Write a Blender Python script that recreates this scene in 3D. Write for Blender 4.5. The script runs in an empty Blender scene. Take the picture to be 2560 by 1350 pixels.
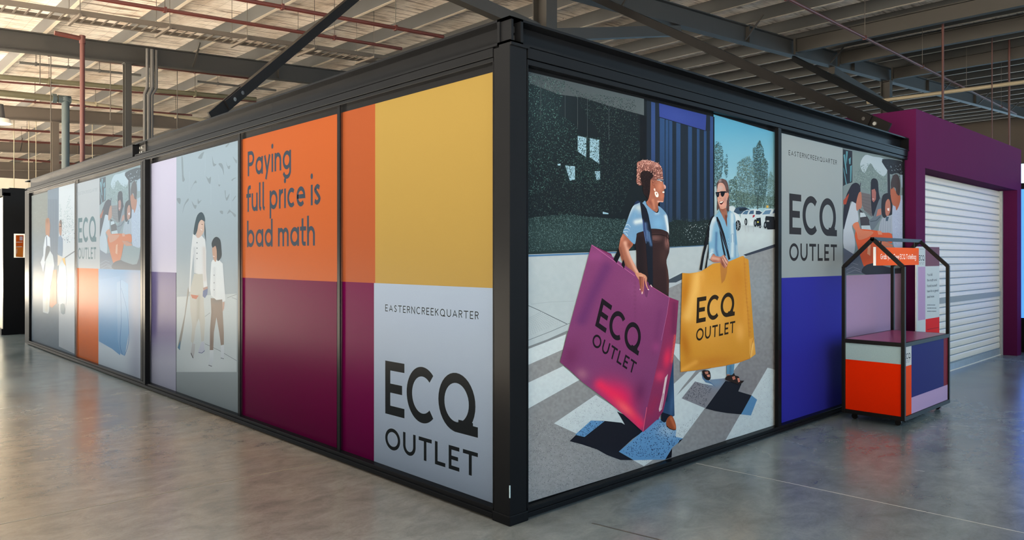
import bpy, bmesh, math, random
import numpy as np
from mathutils import Vector, Matrix
from mathutils.geometry import delaunay_2d_cdt
random.seed(7)
SC = bpy.context.scene
COL = SC.collection

# ------------------------------------------------------------------ camera
# world: the long side of the pavilion is the plane X=0 (running +Y), the short
# side is the plane Y=0 (running +X); the corner post stands at the origin.
F, CX, HY, TH = 1872.35, 1280.0, 645.62, 0.8103
CT, ST = math.cos(TH), math.sin(TH)
CAM = Vector((-(-0.0123 * ST + 4.1906 * CT), -(0.0123 * CT + 4.1906 * ST), 1.5))
cam_d = bpy.data.cameras.new('camera')
cam = bpy.data.objects.new('camera', cam_d)
COL.objects.link(cam)
cam.location = CAM
cam.rotation_euler = (math.pi / 2, 0, math.atan2(ST, CT) - math.pi / 2)
cam_d.sensor_width = 36.0
cam_d.lens = F / 2560.0 * 36.0
cam_d.shift_y = -(675.0 - HY) / 2560.0
cam_d.clip_end = 300
SC.camera = cam

# ------------------------------------------------------------------ exposure, daylight
SC.view_settings.view_transform = 'Standard'
SC.view_settings.look = 'None'
SC.view_settings.exposure = 0.2
SC.view_settings.gamma = 1.0
SC.view_settings.use_curve_mapping = False
W = bpy.data.worlds.new('daylight')
SC.world = W
W.use_nodes = True
nt = W.node_tree
nt.nodes.clear()
n_out = nt.nodes.new('ShaderNodeOutputWorld')
n_bg = nt.nodes.new('ShaderNodeBackground')
n_tc = nt.nodes.new('ShaderNodeTexCoord')
n_sep = nt.nodes.new('ShaderNodeSeparateXYZ')
nt.links.new(n_tc.outputs['Generated'], n_sep.inputs[0])
# hazy sky: neutral over the added yard on the left (-X), cooler blue toward the right
n_rx = nt.nodes.new('ShaderNodeMapRange')
n_rx.inputs['From Min'].default_value = -0.8
n_rx.inputs['From Max'].default_value = 0.1
nt.links.new(n_sep.outputs['X'], n_rx.inputs['Value'])
n_mix = nt.nodes.new('ShaderNodeMixRGB')
n_mix.inputs[1].default_value = (1.75, 1.45, 1.08, 1)
n_mix.inputs[2].default_value = (1.35, 2.15, 2.8, 1)
nt.links.new(n_rx.outputs[0], n_mix.inputs[0])
n_ry = nt.nodes.new('ShaderNodeMapRange')     # bright haze toward the far left end
n_ry.inputs['From Min'].default_value = 0.86
n_ry.inputs['From Max'].default_value = 0.985
nt.links.new(n_sep.outputs['Y'], n_ry.inputs['Value'])
n_my = nt.nodes.new('ShaderNodeMixRGB')
n_my.inputs[2].default_value = (1.9, 1.7, 1.4, 1)
nt.links.new(n_ry.outputs[0], n_my.inputs[0])
nt.links.new(n_mix.outputs[0], n_my.inputs[1])
nt.links.new(n_my.outputs[0], n_bg.inputs['Color'])
n_bg.inputs['Strength'].default_value = 1.0
nt.links.new(n_bg.outputs[0], n_out.inputs[0])
# high sun from beyond the roof: it lights an unseen yard added left of the hall,
# and the pale paving throws that light in under the roof
sun_d = bpy.data.lights.new('sun', 'SUN')
sun_d.energy = 100.0
sun_d.color = (1.0, 0.88, 0.72)
sun_d.angle = 0.01
sun = bpy.data.objects.new('sun', sun_d)
COL.objects.link(sun)
sun.rotation_euler = Vector((-0.15, -0.05, -0.98)).to_track_quat('-Z', 'Y').to_euler()

# ------------------------------------------------------------------ pixel -> place
def ray(px, py):
    k = (px - CX) / F
    return Vector((CT + k * ST, ST - k * CT, (HY - py) / F))
def onX(px, py, x=0.0):
    d = ray(px, py)
    return CAM + d * ((x - CAM.x) / d.x)
def onY(px, py, y=0.0):
    d = ray(px, py)
    return CAM + d * ((y - CAM.y) / d.y)
def onZ(px, py, z=0.0):
    d = ray(px, py)
    return CAM + d * ((z - CAM.z) / d.z)

# ------------------------------------------------------------------ colours, materials
def lin1(v):
    v = v / 255.0
    return v / 12.92 if v <= 0.04045 else ((v + 0.055) / 1.055) ** 2.4
def lin(c):
    return (lin1(c[0]), lin1(c[1]), lin1(c[2]))
MATS = {}
def mat(name, col, rough=0.5, metal=0.0, spec=0.5, noise=0.0, nscale=8.0, emit=0.0, bump=0.0):
    if name in MATS:
        return MATS[name]
    m = bpy.data.materials.new(name)
    m.use_nodes = True
    t = m.node_tree
    b = t.nodes['Principled BSDF']
    c = lin(col)
    b.inputs['Base Color'].default_value = (*c, 1)
    b.inputs['Roughness'].default_value = rough
    b.inputs['Metallic'].default_value = metal
    b.inputs['Specular IOR Level'].default_value = spec
    if emit:
        b.inputs['Emission Color'].default_value = (*c, 1)
        b.inputs['Emission Strength'].default_value = emit
    if noise or bump:
        tc = t.nodes.new('ShaderNodeTexCoord')
        nz = t.nodes.new('ShaderNodeTexNoise')
        nz.inputs['Scale'].default_value = nscale
        nz.inputs['Detail'].default_value = 6
        t.links.new(tc.outputs['Object'], nz.inputs['Vector'])
        if noise:
            mr = t.nodes.new('ShaderNodeMapRange')
            mr.inputs['From Min'].default_value = 0.3
            mr.inputs['From Max'].default_value = 0.7
            mr.inputs['To Min'].default_value = 1 - noise
            mr.inputs['To Max'].default_value = 1 + noise
            t.links.new(nz.outputs['Fac'], mr.inputs['Value'])
            mx = t.nodes.new('ShaderNodeMixRGB')
            mx.blend_type = 'MULTIPLY'
            mx.inputs[0].default_value = 1
            mx.inputs[1].default_value = (*c, 1)
            t.links.new(mr.outputs[0], mx.inputs[2])
            t.links.new(mx.outputs[0], b.inputs['Base Color'])
        if bump:
            bp = t.nodes.new('ShaderNodeBump')
            bp.inputs['Strength'].default_value = bump
            bp.inputs['Distance'].default_value = 0.01
            t.links.new(nz.outputs['Fac'], bp.inputs['Height'])
            t.links.new(bp.outputs[0], b.inputs['Normal'])
    MATS[name] = m
    return m

def print_mat(name, rough, ior, grain=0.05, gscale=260.0):
    """matt vinyl ink: diffuse, with a faint sheen that grows at grazing angles"""
    m = bpy.data.materials.new(name)
    m.use_nodes = True
    t = m.node_tree
    t.nodes.clear()
    out = t.nodes.new('ShaderNodeOutputMaterial')
    df = t.nodes.new('ShaderNodeBsdfDiffuse')
    gl = t.nodes.new('ShaderNodeBsdfGlossy')
    gl.inputs['Roughness'].default_value = rough
    fr = t.nodes.new('ShaderNodeFresnel')
    fr.inputs['IOR'].default_value = ior
    ms = t.nodes.new('ShaderNodeMixShader')
    at = t.nodes.new('ShaderNodeAttribute')
    at.attribute_name = 'ink'
    tc = t.nodes.new('ShaderNodeTexCoord')
    nz = t.nodes.new('ShaderNodeTexNoise')
    nz.inputs['Scale'].default_value = gscale
    nz.inputs['Detail'].default_value = 3
    t.links.new(tc.outputs['Object'], nz.inputs['Vector'])
    mr = t.nodes.new('ShaderNodeMapRange')
    mr.inputs['From Min'].default_value = 0.3
    mr.inputs['From Max'].default_value = 0.7
    mr.inputs['To Min'].default_value = 1 - grain
    mr.inputs['To Max'].default_value = 1 + grain
    t.links.new(nz.outputs['Fac'], mr.inputs['Value'])
    mx = t.nodes.new('ShaderNodeMixRGB')
    mx.blend_type = 'MULTIPLY'
    mx.inputs[0].default_value = 1
    t.links.new(at.outputs['Color'], mx.inputs[1])
    t.links.new(mr.outputs[0], mx.inputs[2])
    t.links.new(mx.outputs[0], df.inputs['Color'])
    t.links.new(fr.outputs[0], ms.inputs[0])
    t.links.new(df.outputs[0], ms.inputs[1])
    t.links.new(gl.outputs[0], ms.inputs[2])
    t.links.new(ms.outputs[0], out.inputs[0])
    return m
M_PRINT_L = print_mat('glossy_print_behind_glass', 0.22, 1.06, 0.035)
M_PRINT_R = print_mat('satin_print', 0.35, 1.05, 0.06)

# ------------------------------------------------------------------ mesh builder
class MB:
    def __init__(s):
        s.v, s.f, s.m, s.mats = [], [], [], []
    def mi(s, m):
        if m not in s.mats:
            s.mats.append(m)
        return s.mats.index(m)
    def quadbox(s, c, m):
        b = len(s.v)
        s.v += [tuple(p) for p in c]
        k = s.mi(m)
        for q in ((0, 3, 2, 1), (4, 5, 6, 7), (0, 1, 5, 4), (1, 2, 6, 5), (2, 3, 7, 6), (3, 0, 4, 7)):
            s.f.append(tuple(b + i for i in q))
            s.m.append(k)
    def box(s, x0, x1, y0, y1, z0, z1, m):
        s.quadbox([(x0, y0, z0), (x1, y0, z0), (x1, y1, z0), (x0, y1, z0),
                   (x0, y0, z1), (x1, y0, z1), (x1, y1, z1), (x0, y1, z1)], m)
        return s
    def bar(s, p, q, w, h, m, up=(0, 0, 1)):
        p, q = Vector(p), Vector(q)
        d = (q - p).normalized()
        u = Vector(up)
        r = d.cross(u)
        if r.length < 1e-4:
            r = d.cross(Vector((1, 0, 0)))
        r.normalize()
        u = r.cross(d)
        r, u = r * w / 2, u * h / 2
        s.quadbox([p - r - u, p + r - u, q + r - u, q - r - u, p - r + u, p + r + u, q + r + u, q - r + u], m)
        return s
    def tube(s, p, q, r, m, n=10, r2=None, caps=True):
        p, q = Vector(p), Vector(q)
        d = (q - p).normalized()
        a = d.cross(Vector((0, 0, 1)))
        if a.length < 1e-4:
            a = Vector((1, 0, 0))
        a.normalize()
        c = d.cross(a)
        b = len(s.v)
        k = s.mi(m)
        r2 = r if r2 is None else r2
        for o, rr in ((p, r), (q, r2)):
            for i in range(n):
                t = 2 * math.pi * i / n
                s.v.append(tuple(o + (a * math.cos(t) + c * math.sin(t)) * rr))
        for i in range(n):
            j = (i + 1) % n
            s.f.append((b + i, b + n + i, b + n + j, b + j))
            s.m.append(k)
        if caps:
            s.f.append(tuple(b + i for i in range(n)))
            s.f.append(tuple(b + n + i for i in reversed(range(n))))
            s.m += [k, k]
        return s
    def prism(s, prof, p, q, m, side, up=(0, 0, 1)):
        """profile [(a,b)] : a along 'side', b along up; swept p -> q"""
        p, q, side, up = Vector(p), Vector(q), Vector(side), Vector(up)
        b = len(s.v)
        n = len(prof)
        k = s.mi(m)
        for o in (p, q):
            for (x, y) in prof:
                s.v.append(tuple(o + side * x + up * y))
        for i in range(n):
            j = (i + 1) % n
            s.f.append((b + i, b + j, b + n + j, b + n + i))
            s.m.append(k)
        s.f.append(tuple(b + i for i in reversed(range(n))))
        s.f.append(tuple(b + n + i for i in range(n)))
        s.m += [k, k]
        return s
    def build(s, name, parent=None, bevel=0.0, origin=None, smooth=False):
        me = bpy.data.meshes.new(name)
        off = Vector((0, 0, 0))
        if origin is not None:
            off = Vector(origin)
        elif parent is not None:
            off = Vector(parent.location)
        me.from_pydata([tuple(Vector(v) - off) for v in s.v], [], s.f)
        for m in s.mats:
            me.materials.append(m)
        me.polygons.foreach_set('material_index', s.m)
        bm = bmesh.new()
        bm.from_mesh(me)
        bmesh.ops.recalc_face_normals(bm, faces=bm.faces[:])
        bm.to_mesh(me)
        bm.free()
        o = bpy.data.objects.new(name, me)
        COL.objects.link(o)
        if parent is not None:
            o.parent = parent
        else:
            o.location = off
        if smooth:
            me.polygons.foreach_set('use_smooth', [True] * len(me.polygons))
            md = o.modifiers.new('edge', 'EDGE_SPLIT')
            md.split_angle = math.radians(40)
        if bevel:
            md = o.modifiers.new('bevel', 'BEVEL')
            md.width = bevel
            md.segments = 2
            md.limit_method = 'ANGLE'
        return o
def tag(o, label, cat, group=None, kind=None):
    o['label'] = label
    o['category'] = cat
    if group:
        o['group'] = group
    if kind:
        o['kind'] = kind
    return o
def thing(name, loc, label, cat, group=None):
    o = bpy.data.objects.new(name, None)
    o.empty_display_size = 0.2
    COL.objects.link(o)
    o.location = loc
    return tag(o, label, cat, group)
def struct(o, label=None):
    o['kind'] = 'structure'
    if label:
        o['label'] = label
    return o
def copy_tree(o, parent=None):
    c = o.copy()
    COL.objects.link(c)
    if parent is not None:
        c.parent = parent
    for ch in list(o.children):
        copy_tree(ch, c)
    return c
# ------------------------------------------------------------------ floor
def floor_mat():
    m = bpy.data.materials.new('polished_concrete')
    m.use_nodes = True
    t = m.node_tree
    b = t.nodes['Principled BSDF']
    tc = t.nodes.new('ShaderNodeTexCoord')
    def noise(scale, detail, vec=(1, 1, 1), rough=0.6):
        mp = t.nodes.new('ShaderNodeMapping')
        mp.inputs['Scale'].default_value = vec
        nz = t.nodes.new('ShaderNodeTexNoise')
        nz.inputs['Scale'].default_value = scale
        nz.inputs['Detail'].default_value = detail
        nz.inputs['Roughness'].default_value = rough
        nz.inputs['Distortion'].default_value = 0.6
        t.links.new(tc.outputs['Object'], mp.inputs[0])
        t.links.new(mp.outputs[0], nz.inputs['Vector'])
        return nz
    n1, n2, n3 = noise(0.55, 6), noise(4.5, 8, (1, 1.6, 1), 0.7), noise(60, 4)
    def ramp(n, a, bb, lo, hi):
        r = t.nodes.new('ShaderNodeMapRange')
        r.inputs['From Min'].default_value = a
        r.inputs['From Max'].default_value = bb
        r.inputs['To Min'].default_value = lo
        r.inputs['To Max'].default_value = hi
        t.links.new(n.outputs['Fac'], r.inputs['Value'])
        return r
    def mul(a, c):
        q = t.nodes.new('ShaderNodeMath')
        q.operation = 'MULTIPLY'
        t.links.new(a.outputs[0], q.inputs[0])
        t.links.new(c.outputs[0], q.inputs[1])
        return q
    k = mul(mul(ramp(n1, 0.3, 0.7, 0.78, 1.2), ramp(n2, 0.3, 0.7, 0.72, 1.22)), ramp(n3, 0.3, 0.7, 0.93, 1.07))
    mx = t.nodes.new('ShaderNodeMixRGB')
    mx.blend_type = 'MULTIPLY'
    mx.inputs[0].default_value = 1
    # brown stains plus the warm light on the long side, painted into the slab
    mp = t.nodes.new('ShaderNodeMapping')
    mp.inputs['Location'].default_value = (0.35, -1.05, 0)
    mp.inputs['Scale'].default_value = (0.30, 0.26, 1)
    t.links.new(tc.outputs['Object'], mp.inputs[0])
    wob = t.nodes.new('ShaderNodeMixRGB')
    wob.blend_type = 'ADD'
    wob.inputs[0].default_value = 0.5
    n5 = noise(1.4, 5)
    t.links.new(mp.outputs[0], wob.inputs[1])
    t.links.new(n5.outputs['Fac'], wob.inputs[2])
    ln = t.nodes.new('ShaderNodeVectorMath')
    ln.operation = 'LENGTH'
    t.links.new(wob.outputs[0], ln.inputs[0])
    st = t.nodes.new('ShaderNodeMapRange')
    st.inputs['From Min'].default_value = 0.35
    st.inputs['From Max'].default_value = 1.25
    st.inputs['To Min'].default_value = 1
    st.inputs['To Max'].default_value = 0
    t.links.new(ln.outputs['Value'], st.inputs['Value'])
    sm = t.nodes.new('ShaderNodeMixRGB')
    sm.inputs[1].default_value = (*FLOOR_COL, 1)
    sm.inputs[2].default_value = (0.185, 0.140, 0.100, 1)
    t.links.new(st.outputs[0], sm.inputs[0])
    t.links.new(sm.outputs[0], mx.inputs[1])
    t.links.new(k.outputs[0], mx.inputs[2])
    t.links.new(mx.outputs[0], b.inputs['Base Color'])
    rr = ramp(n1, 0.3, 0.75, 0.19, 0.30)
    t.links.new(rr.outputs[0], b.inputs['Roughness'])
    b.inputs['Specular IOR Level'].default_value = 0.55
    bp = t.nodes.new('ShaderNodeBump')
    bp.inputs['Strength'].default_value = 0.022
    bp.inputs['Distance'].default_value = 0.02
    t.links.new(n1.outputs['Fac'], bp.inputs['Height'])
    t.links.new(bp.outputs[0], b.inputs['Normal'])
    return m
FLOOR_COL = (0.116, 0.140, 0.146)
fl = MB()
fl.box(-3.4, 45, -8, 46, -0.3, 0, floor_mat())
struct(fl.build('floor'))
yd = MB().box(-70, -3.4, -60, 90, -0.32, -0.01, mat('bounce_paving', (190, 186, 180), 0.8, noise=0.08, nscale=1.5))  # slab added out of view to bounce sun onto the roof lining
struct(yd.build('ground'), 'unseen pale paving added left of the hall to bounce sunlight')

M_JOINT = mat('floor_joint_sealant', (150, 152, 150), 0.6)
M_JOINTD = mat('floor_joint_dark', (60, 58, 54), 0.6)
def joint(name, a, b, w, m, label):
    a, b = Vector((a.x, a.y, 0.0004)), Vector((b.x, b.y, 0.0004))
    o = MB().bar(a, b, w, 0.0012, m).build(name)
    struct(o, label)
joint('trim_1', onZ(1740, 1158), onZ(2620, 1345), 0.006, M_JOINT, 'thin pale saw-cut line across the floor on the right')
joint('trim_2', onZ(1480, 1308), onZ(1700, 1362), 0.012, M_JOINTD, 'dark saw-cut line in the floor at the bottom edge')
joint('trim_3', onZ(-40, 1318), onZ(842, 1150), 0.014, mat('floor_joint_tan', (112, 100, 84), 0.4), 'pale joint across the floor on the left')

# ------------------------------------------------------------------ roof
RZ0, RSL = 6.40, 0.062                       # underside of the roof lining at X=0, pitch
def roofz(x):
    return RZ0 + RSL * x
def foil_mat():
    m = bpy.data.materials.new('foil_roof_lining')
    m.use_nodes = True
    t = m.node_tree
    b = t.nodes['Principled BSDF']
    tc = t.nodes.new('ShaderNodeTexCoord')
    def mapping(sc):
        mp = t.nodes.new('ShaderNodeMapping')
        mp.inputs['Scale'].default_value = sc
        t.links.new(tc.outputs['Object'], mp.inputs[0])
        return mp
    nz = t.nodes.new('ShaderNodeTexNoise')            # blotches of tone
    nz.inputs['Scale'].default_value = 1.0
    nz.inputs['Detail'].default_value = 5
    nz.inputs['Roughness'].default_value = 0.65
    t.links.new(mapping((1.1, 0.55, 1)).outputs[0], nz.inputs['Vector'])
    wr = t.nodes.new('ShaderNodeTexNoise')            # fine sagging wrinkles that run along X
    wr.inputs['Scale'].default_value = 1.0
    wr.inputs['Detail'].default_value = 3
    wr.inputs['Roughness'].default_value = 0.6
    wr.inputs['Distortion'].default_value = 0.7
    t.links.new(mapping((0.9, 11.0, 1)).outputs[0], wr.inputs['Vector'])
    cr = t.nodes.new('ShaderNodeValToRGB')            # tone of the foil
    cr.color_ramp.elements[0].position = 0.32
    cr.color_ramp.elements[0].color = (0.46, 0.36, 0.27, 1)
    cr.color_ramp.elements[1].position = 0.62
    cr.color_ramp.elements[1].color = (0.97, 0.88, 0.78, 1)
    t.links.new(nz.outputs['Fac'], cr.inputs[0])
    wv = t.nodes.new('ShaderNodeValToRGB')            # dark creases
    wv.color_ramp.elements[0].position = 0.36
    wv.color_ramp.elements[0].color = (0.27, 0.22, 0.19, 1)
    wv.color_ramp.elements[1].position = 0.47
    wv.color_ramp.elements[1].color = (1, 1, 1, 1)
    t.links.new(wr.outputs['Fac'], wv.inputs[0])
    mw = t.nodes.new('ShaderNodeMixRGB')
    mw.blend_type = 'MULTIPLY'
    mw.inputs[0].default_value = 1.0
    t.links.new(cr.outputs[0], mw.inputs[1])
    t.links.new(wv.outputs[0], mw.inputs[2])
    # safety mesh: thin dark wires
    bk = t.nodes.new('ShaderNodeTexBrick')
    bk.offset = 0.0
    bk.inputs['Color1'].default_value = (1, 1, 1, 1)
    bk.inputs['Color2'].default_value = (1, 1, 1, 1)
    bk.inputs['Mortar'].default_value = (0.5, 0.45, 0.42, 1)
    bk.inputs['Scale'].default_value = 1.0
    bk.inputs['Mortar Size'].default_value = 0.004
    bk.inputs['Brick Width'].default_value = 0.30
    bk.inputs['Row Height'].default_value = 0.15
    t.links.new(tc.outputs['Object'], bk.inputs['Vector'])
    mx = t.nodes.new('ShaderNodeMixRGB')
    mx.blend_type = 'MULTIPLY'
    mx.inputs[0].default_value = 1.0
    t.links.new(mw.outputs[0], mx.inputs[1])
    t.links.new(bk.outputs['Color'], mx.inputs[2])
    t.links.new(mx.outputs[0], b.inputs['Base Color'])
    b.inputs['Metallic'].default_value = 0.15
    b.inputs['Roughness'].default_value = 0.33
    bp = t.nodes.new('ShaderNodeBump')
    bp.inputs['Strength'].default_value = 0.9
    bp.inputs['Distance'].default_value = 0.06
    t.links.new(wr.outputs['Fac'], bp.inputs['Height'])
    t.links.new(bp.outputs[0], b.inputs['Normal'])
    return m
X0, X1, Y0, Y1 = -1.6, 45.0, -8.0, 46.0  # left and front roof edges cut back, out of view, to let daylight under
M_FOIL = foil_mat()
ce = MB()
ce.quadbox([(X0, Y0, roofz(X0)), (X1, Y0, roofz(X1)), (X1, Y1, roofz(X1)), (X0, Y1, roofz(X0)),
            (X0, Y0, roofz(X0) + .1), (X1, Y0, roofz(X1) + .1), (X1, Y1, roofz(X1) + .1), (X0, Y1, roofz(X0) + .1)], M_FOIL)
struct(ce.build('ceiling'))

M_WALLB = mat('beige_wall_sheet', (226, 214, 194), 0.6, noise=0.06, nscale=2)
M_WALLD = mat('dark_wall_sheet', (66, 58, 50), 0.7)
wl = MB()
wl.box(X0, X1, Y1 - .2, Y1, 0, 5.9, M_WALLB)
wl.box(X0, X1, Y1 - .2, Y1, 5.9, roofz(X1) + .3, M_WALLD)
struct(wl.build('wall_north'))
wl = MB().box(X1 - .2, X1, Y0, Y1 - .2, 0, 2.6, M_WALLD).box(X1 - .2, X1, Y0, Y1 - .2, 6.6, roofz(X1), M_WALLD)  # open band added in the unseen wall to let cool sky light in
struct(wl.build('wall_east'))

# steel sections -----------------------------------------------------
M_RAFT = mat('grey_painted_steel', (34, 32, 29), 0.55, noise=0.06, nscale=3)
M_RAFT_LIT = mat('far_steel_lit_tone', (72, 63, 54), 0.55, noise=0.06, nscale=3)  # lighter copy: the light on the far steel is put into its colour
M_PURL = mat('shaded_purlin_web', (42, 44, 45), 0.5, metal=0.1, noise=0.1, nscale=2)  # dark tone carries the shade on the purlin web
def ibeam(h, w, tf=0.022, tw=0.018):
    a, b, c = w / 2, h, tw / 2
    return [(-a, 0), (a, 0), (a, tf), (c, tf), (c, b - tf), (a, b - tf), (a, b), (-a, b), (-a, b - tf), (-c, b - tf), (-c, tf), (-a, tf)]
RAFT_H, PURL_H = 0.42, 0.28
RAFTERS = [(5.9, 'grey steel roof rafter above the purple shop front and pavilion'),
           (15.0, 'nearest dark steel rafter across the upper left of the photo'),
           (24.6, 'second steel rafter back on the left, behind the grey downpipe'),
           (34.0, 'third steel rafter back on the left, low above the pavilion roof line'),
           (42.5, 'farthest steel rafter, just in front of the beige end wall')]
raf_of = {}
for y, lab in RAFTERS:
    xa, xb = -1.55, 44.5
    base = -PURL_H - RAFT_H
    mr_ = M_RAFT_LIT if y > 20 else M_RAFT
    root = thing('roof_rafter', (xa, y, roofz(xa) + base), lab, 'roof beam', 'steel roof rafters')
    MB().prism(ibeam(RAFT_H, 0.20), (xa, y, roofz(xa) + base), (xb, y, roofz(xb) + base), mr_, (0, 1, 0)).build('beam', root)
    # web stiffeners with cleats
    for xs in (6.0, 13.2, 19.2, 25.5, 31.0):
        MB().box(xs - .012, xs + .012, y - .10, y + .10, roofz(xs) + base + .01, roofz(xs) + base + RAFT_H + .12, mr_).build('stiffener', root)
    # fly braces down from the purlins
    for n in range(-1, 24, 3):
        xs = 0.77 + 1.53 * n
        MB().bar((xs, y - .55, roofz(xs) - .16), (xs, y - .09, roofz(xs) + base + .06), .035, .035, M_RAFT).build('fly_brace', root)
    raf_of[y] = root

M_FLNG_LIT = mat('lit_purlin_flange', (150, 140, 126), 0.5)  # bounce light on the bottom flange, painted as a paler colour
prof = [(0, 0), (0.075, 0), (0.075, 0.022), (0.069, 0.022), (0.069, 0.006), (0.006, 0.006), (0.006, PURL_H - .006), (0.075, PURL_H - .006), (0.075, PURL_H), (0, PURL_H)]
first = None
for n in range(-1, 28):
    xs = 0.77 + 1.53 * n
    zb = roofz(xs) - PURL_H
    if first is None:
        first = MB().prism(prof, (xs, Y0 + .1, zb), (xs, Y1 - .25, zb), M_PURL, (1, 0, 0)).box(xs + .001, xs + .075, Y0 + .11, Y1 - .26, zb - .004, zb, M_FLNG_LIT).build('roof_purlin', origin=(xs, 0, zb))
        o = first
    else:
        o = first.copy()
        COL.objects.link(o)
        o.location = (xs, 0, zb)
    tag(o, 'long galvanised steel purlin under the foil roof lining', 'purlin', 'roof purlins under the foil lining')

# columns -------------------------------------------------------------
def column(x, y, w, lab, m=M_RAFT):
    zt = roofz(x) - PURL_H - RAFT_H
    root = thing('steel_column', (x, y, 0), lab, 'column', 'steel columns')
    MB().prism(ibeam(w, w * .8), (x, y - w / 2, 0.02), (x, y - w / 2, zt), m, (1, 0, 0), (0, 1, 0)).build('shaft', root)
    MB().box(x - w * .65, x + w * .65, y - w * .65, y + w * .65, 0, 0.02, m).build('base_plate', root)
    MB().box(x - w * .5, x + w * .5, y - w * .6, y + w * .6, zt - .02, zt, m).build('cap_plate', root)
    return root
p = onY(1362, 40, 5.9)
column(p.x, 5.9, 0.33, 'thick steel column rising behind the pavilion corner')
COLX = p.x
p = onY(2216, 220, 5.9)
column(p.x, 5.9, 0.28, 'grey steel column seen above the purple shop front')
COLX2 = p.x
p = onY(318, 220, 15.0)
column(p.x, 15.0, 0.17, 'slim dark column under the nearest left rafter, left of the pipe bundle')
p = onY(137, 380, 24.6)
column(p.x, 24.6, 0.24, 'pale grey column beside the grey downpipe', M_RAFT_LIT)
p = onY(712, 218, 15.0 + 9.6)
column(p.x, 24.6, 0.24, 'column whose top shows above the pavilion roof, right of the leaning stay')

# deep roof struts that run from the first rafter toward the open right side
pS = ibeam(.36, .16)
for i, (px, py, lab) in enumerate(((1978, 100, 'deep steel roof strut nearest the stays on the right'),
                                   (2088, 150, 'middle one of the three deep roof struts on the right'),
                                   (2222, 200, 'deep steel roof strut above the column on the right'))):
    x = onY(px, py, 5.9).x
    z = roofz(x) - PURL_H - .36
    root = thing('roof_strut', (x, 5.7, z), lab, 'roof beam', 'deep roof struts on the right')
    MB().prism(pS, (x, 5.75, z), (x, -7.6, z), M_RAFT, (1, 0, 0)).build('beam', root)
    MB().box(x - .09, x + .09, 5.74, 5.80, z - .05, z + .38, M_RAFT).build('end_plate', root)
# ------------------------------------------------------------------ knee braces, stays
def knee(x, sgn, lab):
    y = 5.9
    zr = roofz(x) - PURL_H - RAFT_H
    a = Vector((x + sgn * .19, y, zr - .72))
    b = Vector((x + sgn * 4.0, y, roofz(x + sgn * 4.0) - PURL_H - RAFT_H - .1))
    o = MB().bar(a, b, .17, .20, M_RAFT).build('knee_brace', origin=a)
    tag(o, lab, 'brace', 'steel knee braces')
knee(COLX, 1, 'thick steel knee brace rising to the right from the column behind the corner')
knee(COLX, -1, 'steel knee brace rising to the left from the column behind the corner')
knee(COLX2, -1, 'tan-lit steel knee brace above the purple shop front')

M_BLACK = mat('black_steel', (15, 15, 16), 0.5, spec=0.15, noise=0.08, nscale=6)
M_BOLT = mat('zinc_bolt', (150, 152, 150), 0.35, metal=0.7)
def stay(a, b, w, h, lab, bolts=()):
    a, b = Vector(a), Vector(b)
    root = thing('steel_stay', a, lab, 'stay', 'black steel stays')
    MB().bar(a + (b - a).normalized() * .25, b, w, h, M_BLACK).build('bar', root)
    d = (b - a).normalized()
    MB().bar(a, a + d * .55, .02, h * 1.15, M_BLACK).build('end_plate', root)
    side = d.cross(Vector((0, 0, 1))).normalized()
    for t in bolts:
        c = a + d * t
        MB().tube(c - side * .03 * 1, c + side * .03, .022, M_BOLT, 8).build('bolt', root)
    return root
stay(onX(527, 295, .09), onY(1003, -103, 5.75), .06, .105, 'black stay leaning up from the top of the long pavilion side', (.38, .52))
stay(onY(2222, 326, .10) + Vector((0, 0, .01)), onY(1420, -36, 6.35), .06, .12, 'long black stay sloping down to the right end of the pavilion', (.18, .34))
b_ = CAM + ray(2300, 309) * 10.3
stay(b_, onY(1983, 146, 5.75), .06, .13, 'shorter black stay running down behind the purple shop front', (.2,))

# ------------------------------------------------------------------ pipes and trays
M_RED = mat('red_oxide_pipe', (64, 24, 17), 0.5)
M_GREENP = mat('olive_grey_pipe', (84, 80, 62), 0.45, metal=0.2)
M_GREYP = mat('blue_grey_downpipe', (70, 79, 81), 0.35, metal=0.3)
M_CREAM = mat('cream_pipe', (134, 124, 104), 0.5)
M_DARKP = mat('dark_grey_pipe', (62, 60, 58), 0.5)
M_ROD = mat('thin_hanger_rod', (70, 64, 58), 0.5, metal=0.3)
def xpipe(p0, p1, y, r, m, name, lab, grp, cat='pipe', hang=()):
    a, b = onY(*p0, y), onY(*p1, y)
    d = b - a
    a = a - d * .12
    root = thing(name, a, lab, cat, grp)
    MB().tube(a, b, r, m, 10).build('pipe', root, smooth=True)
    # hanger rods up to the lining
    n = max(2, int((b - a).length / 3.2))
    for i in range(n):
        c = a + (b - a) * ((i + .5) / n)
        zt = roofz(c.x) - .02
        MB().tube(c + Vector((0, 0, r * .5)), (c.x, c.y, zt), .007, M_ROD, 6).build('hanger', root)
        MB().box(c.x - .02, c.x + .02, y - r * 1.25, y + r * 1.25, c.z - r * 1.3, c.z + r * 1.3, m).build('clip', root)
    return root
G = 'red sprinkler pipes under the roof'
xpipe((262, 0), (1004, 122), 9.0, .030, M_RED, 'sprinkler_pipe', 'red pipe crossing the roof from the top edge toward the leaning stay', G)
xpipe((611, 0), (1108, 92), 7.6, .032, M_RED, 'sprinkler_pipe', 'red pipe closest to the camera, ending above the yellow panel', G)
xpipe((0, 121), (640, 197), 16.0, .036, M_RED, 'sprinkler_pipe', 'red pipe just below the nearest left rafter', G)
xpipe((0, 204), (640, 254), 18.6, .024, M_RED, 'sprinkler_pipe', 'thin red pipe tight under the olive pipe', G)
xpipe((0, 248), (480, 288), 21.0, .026, M_RED, 'sprinkler_pipe', 'red pipe beneath the big grey horizontal pipe', G)
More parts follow.
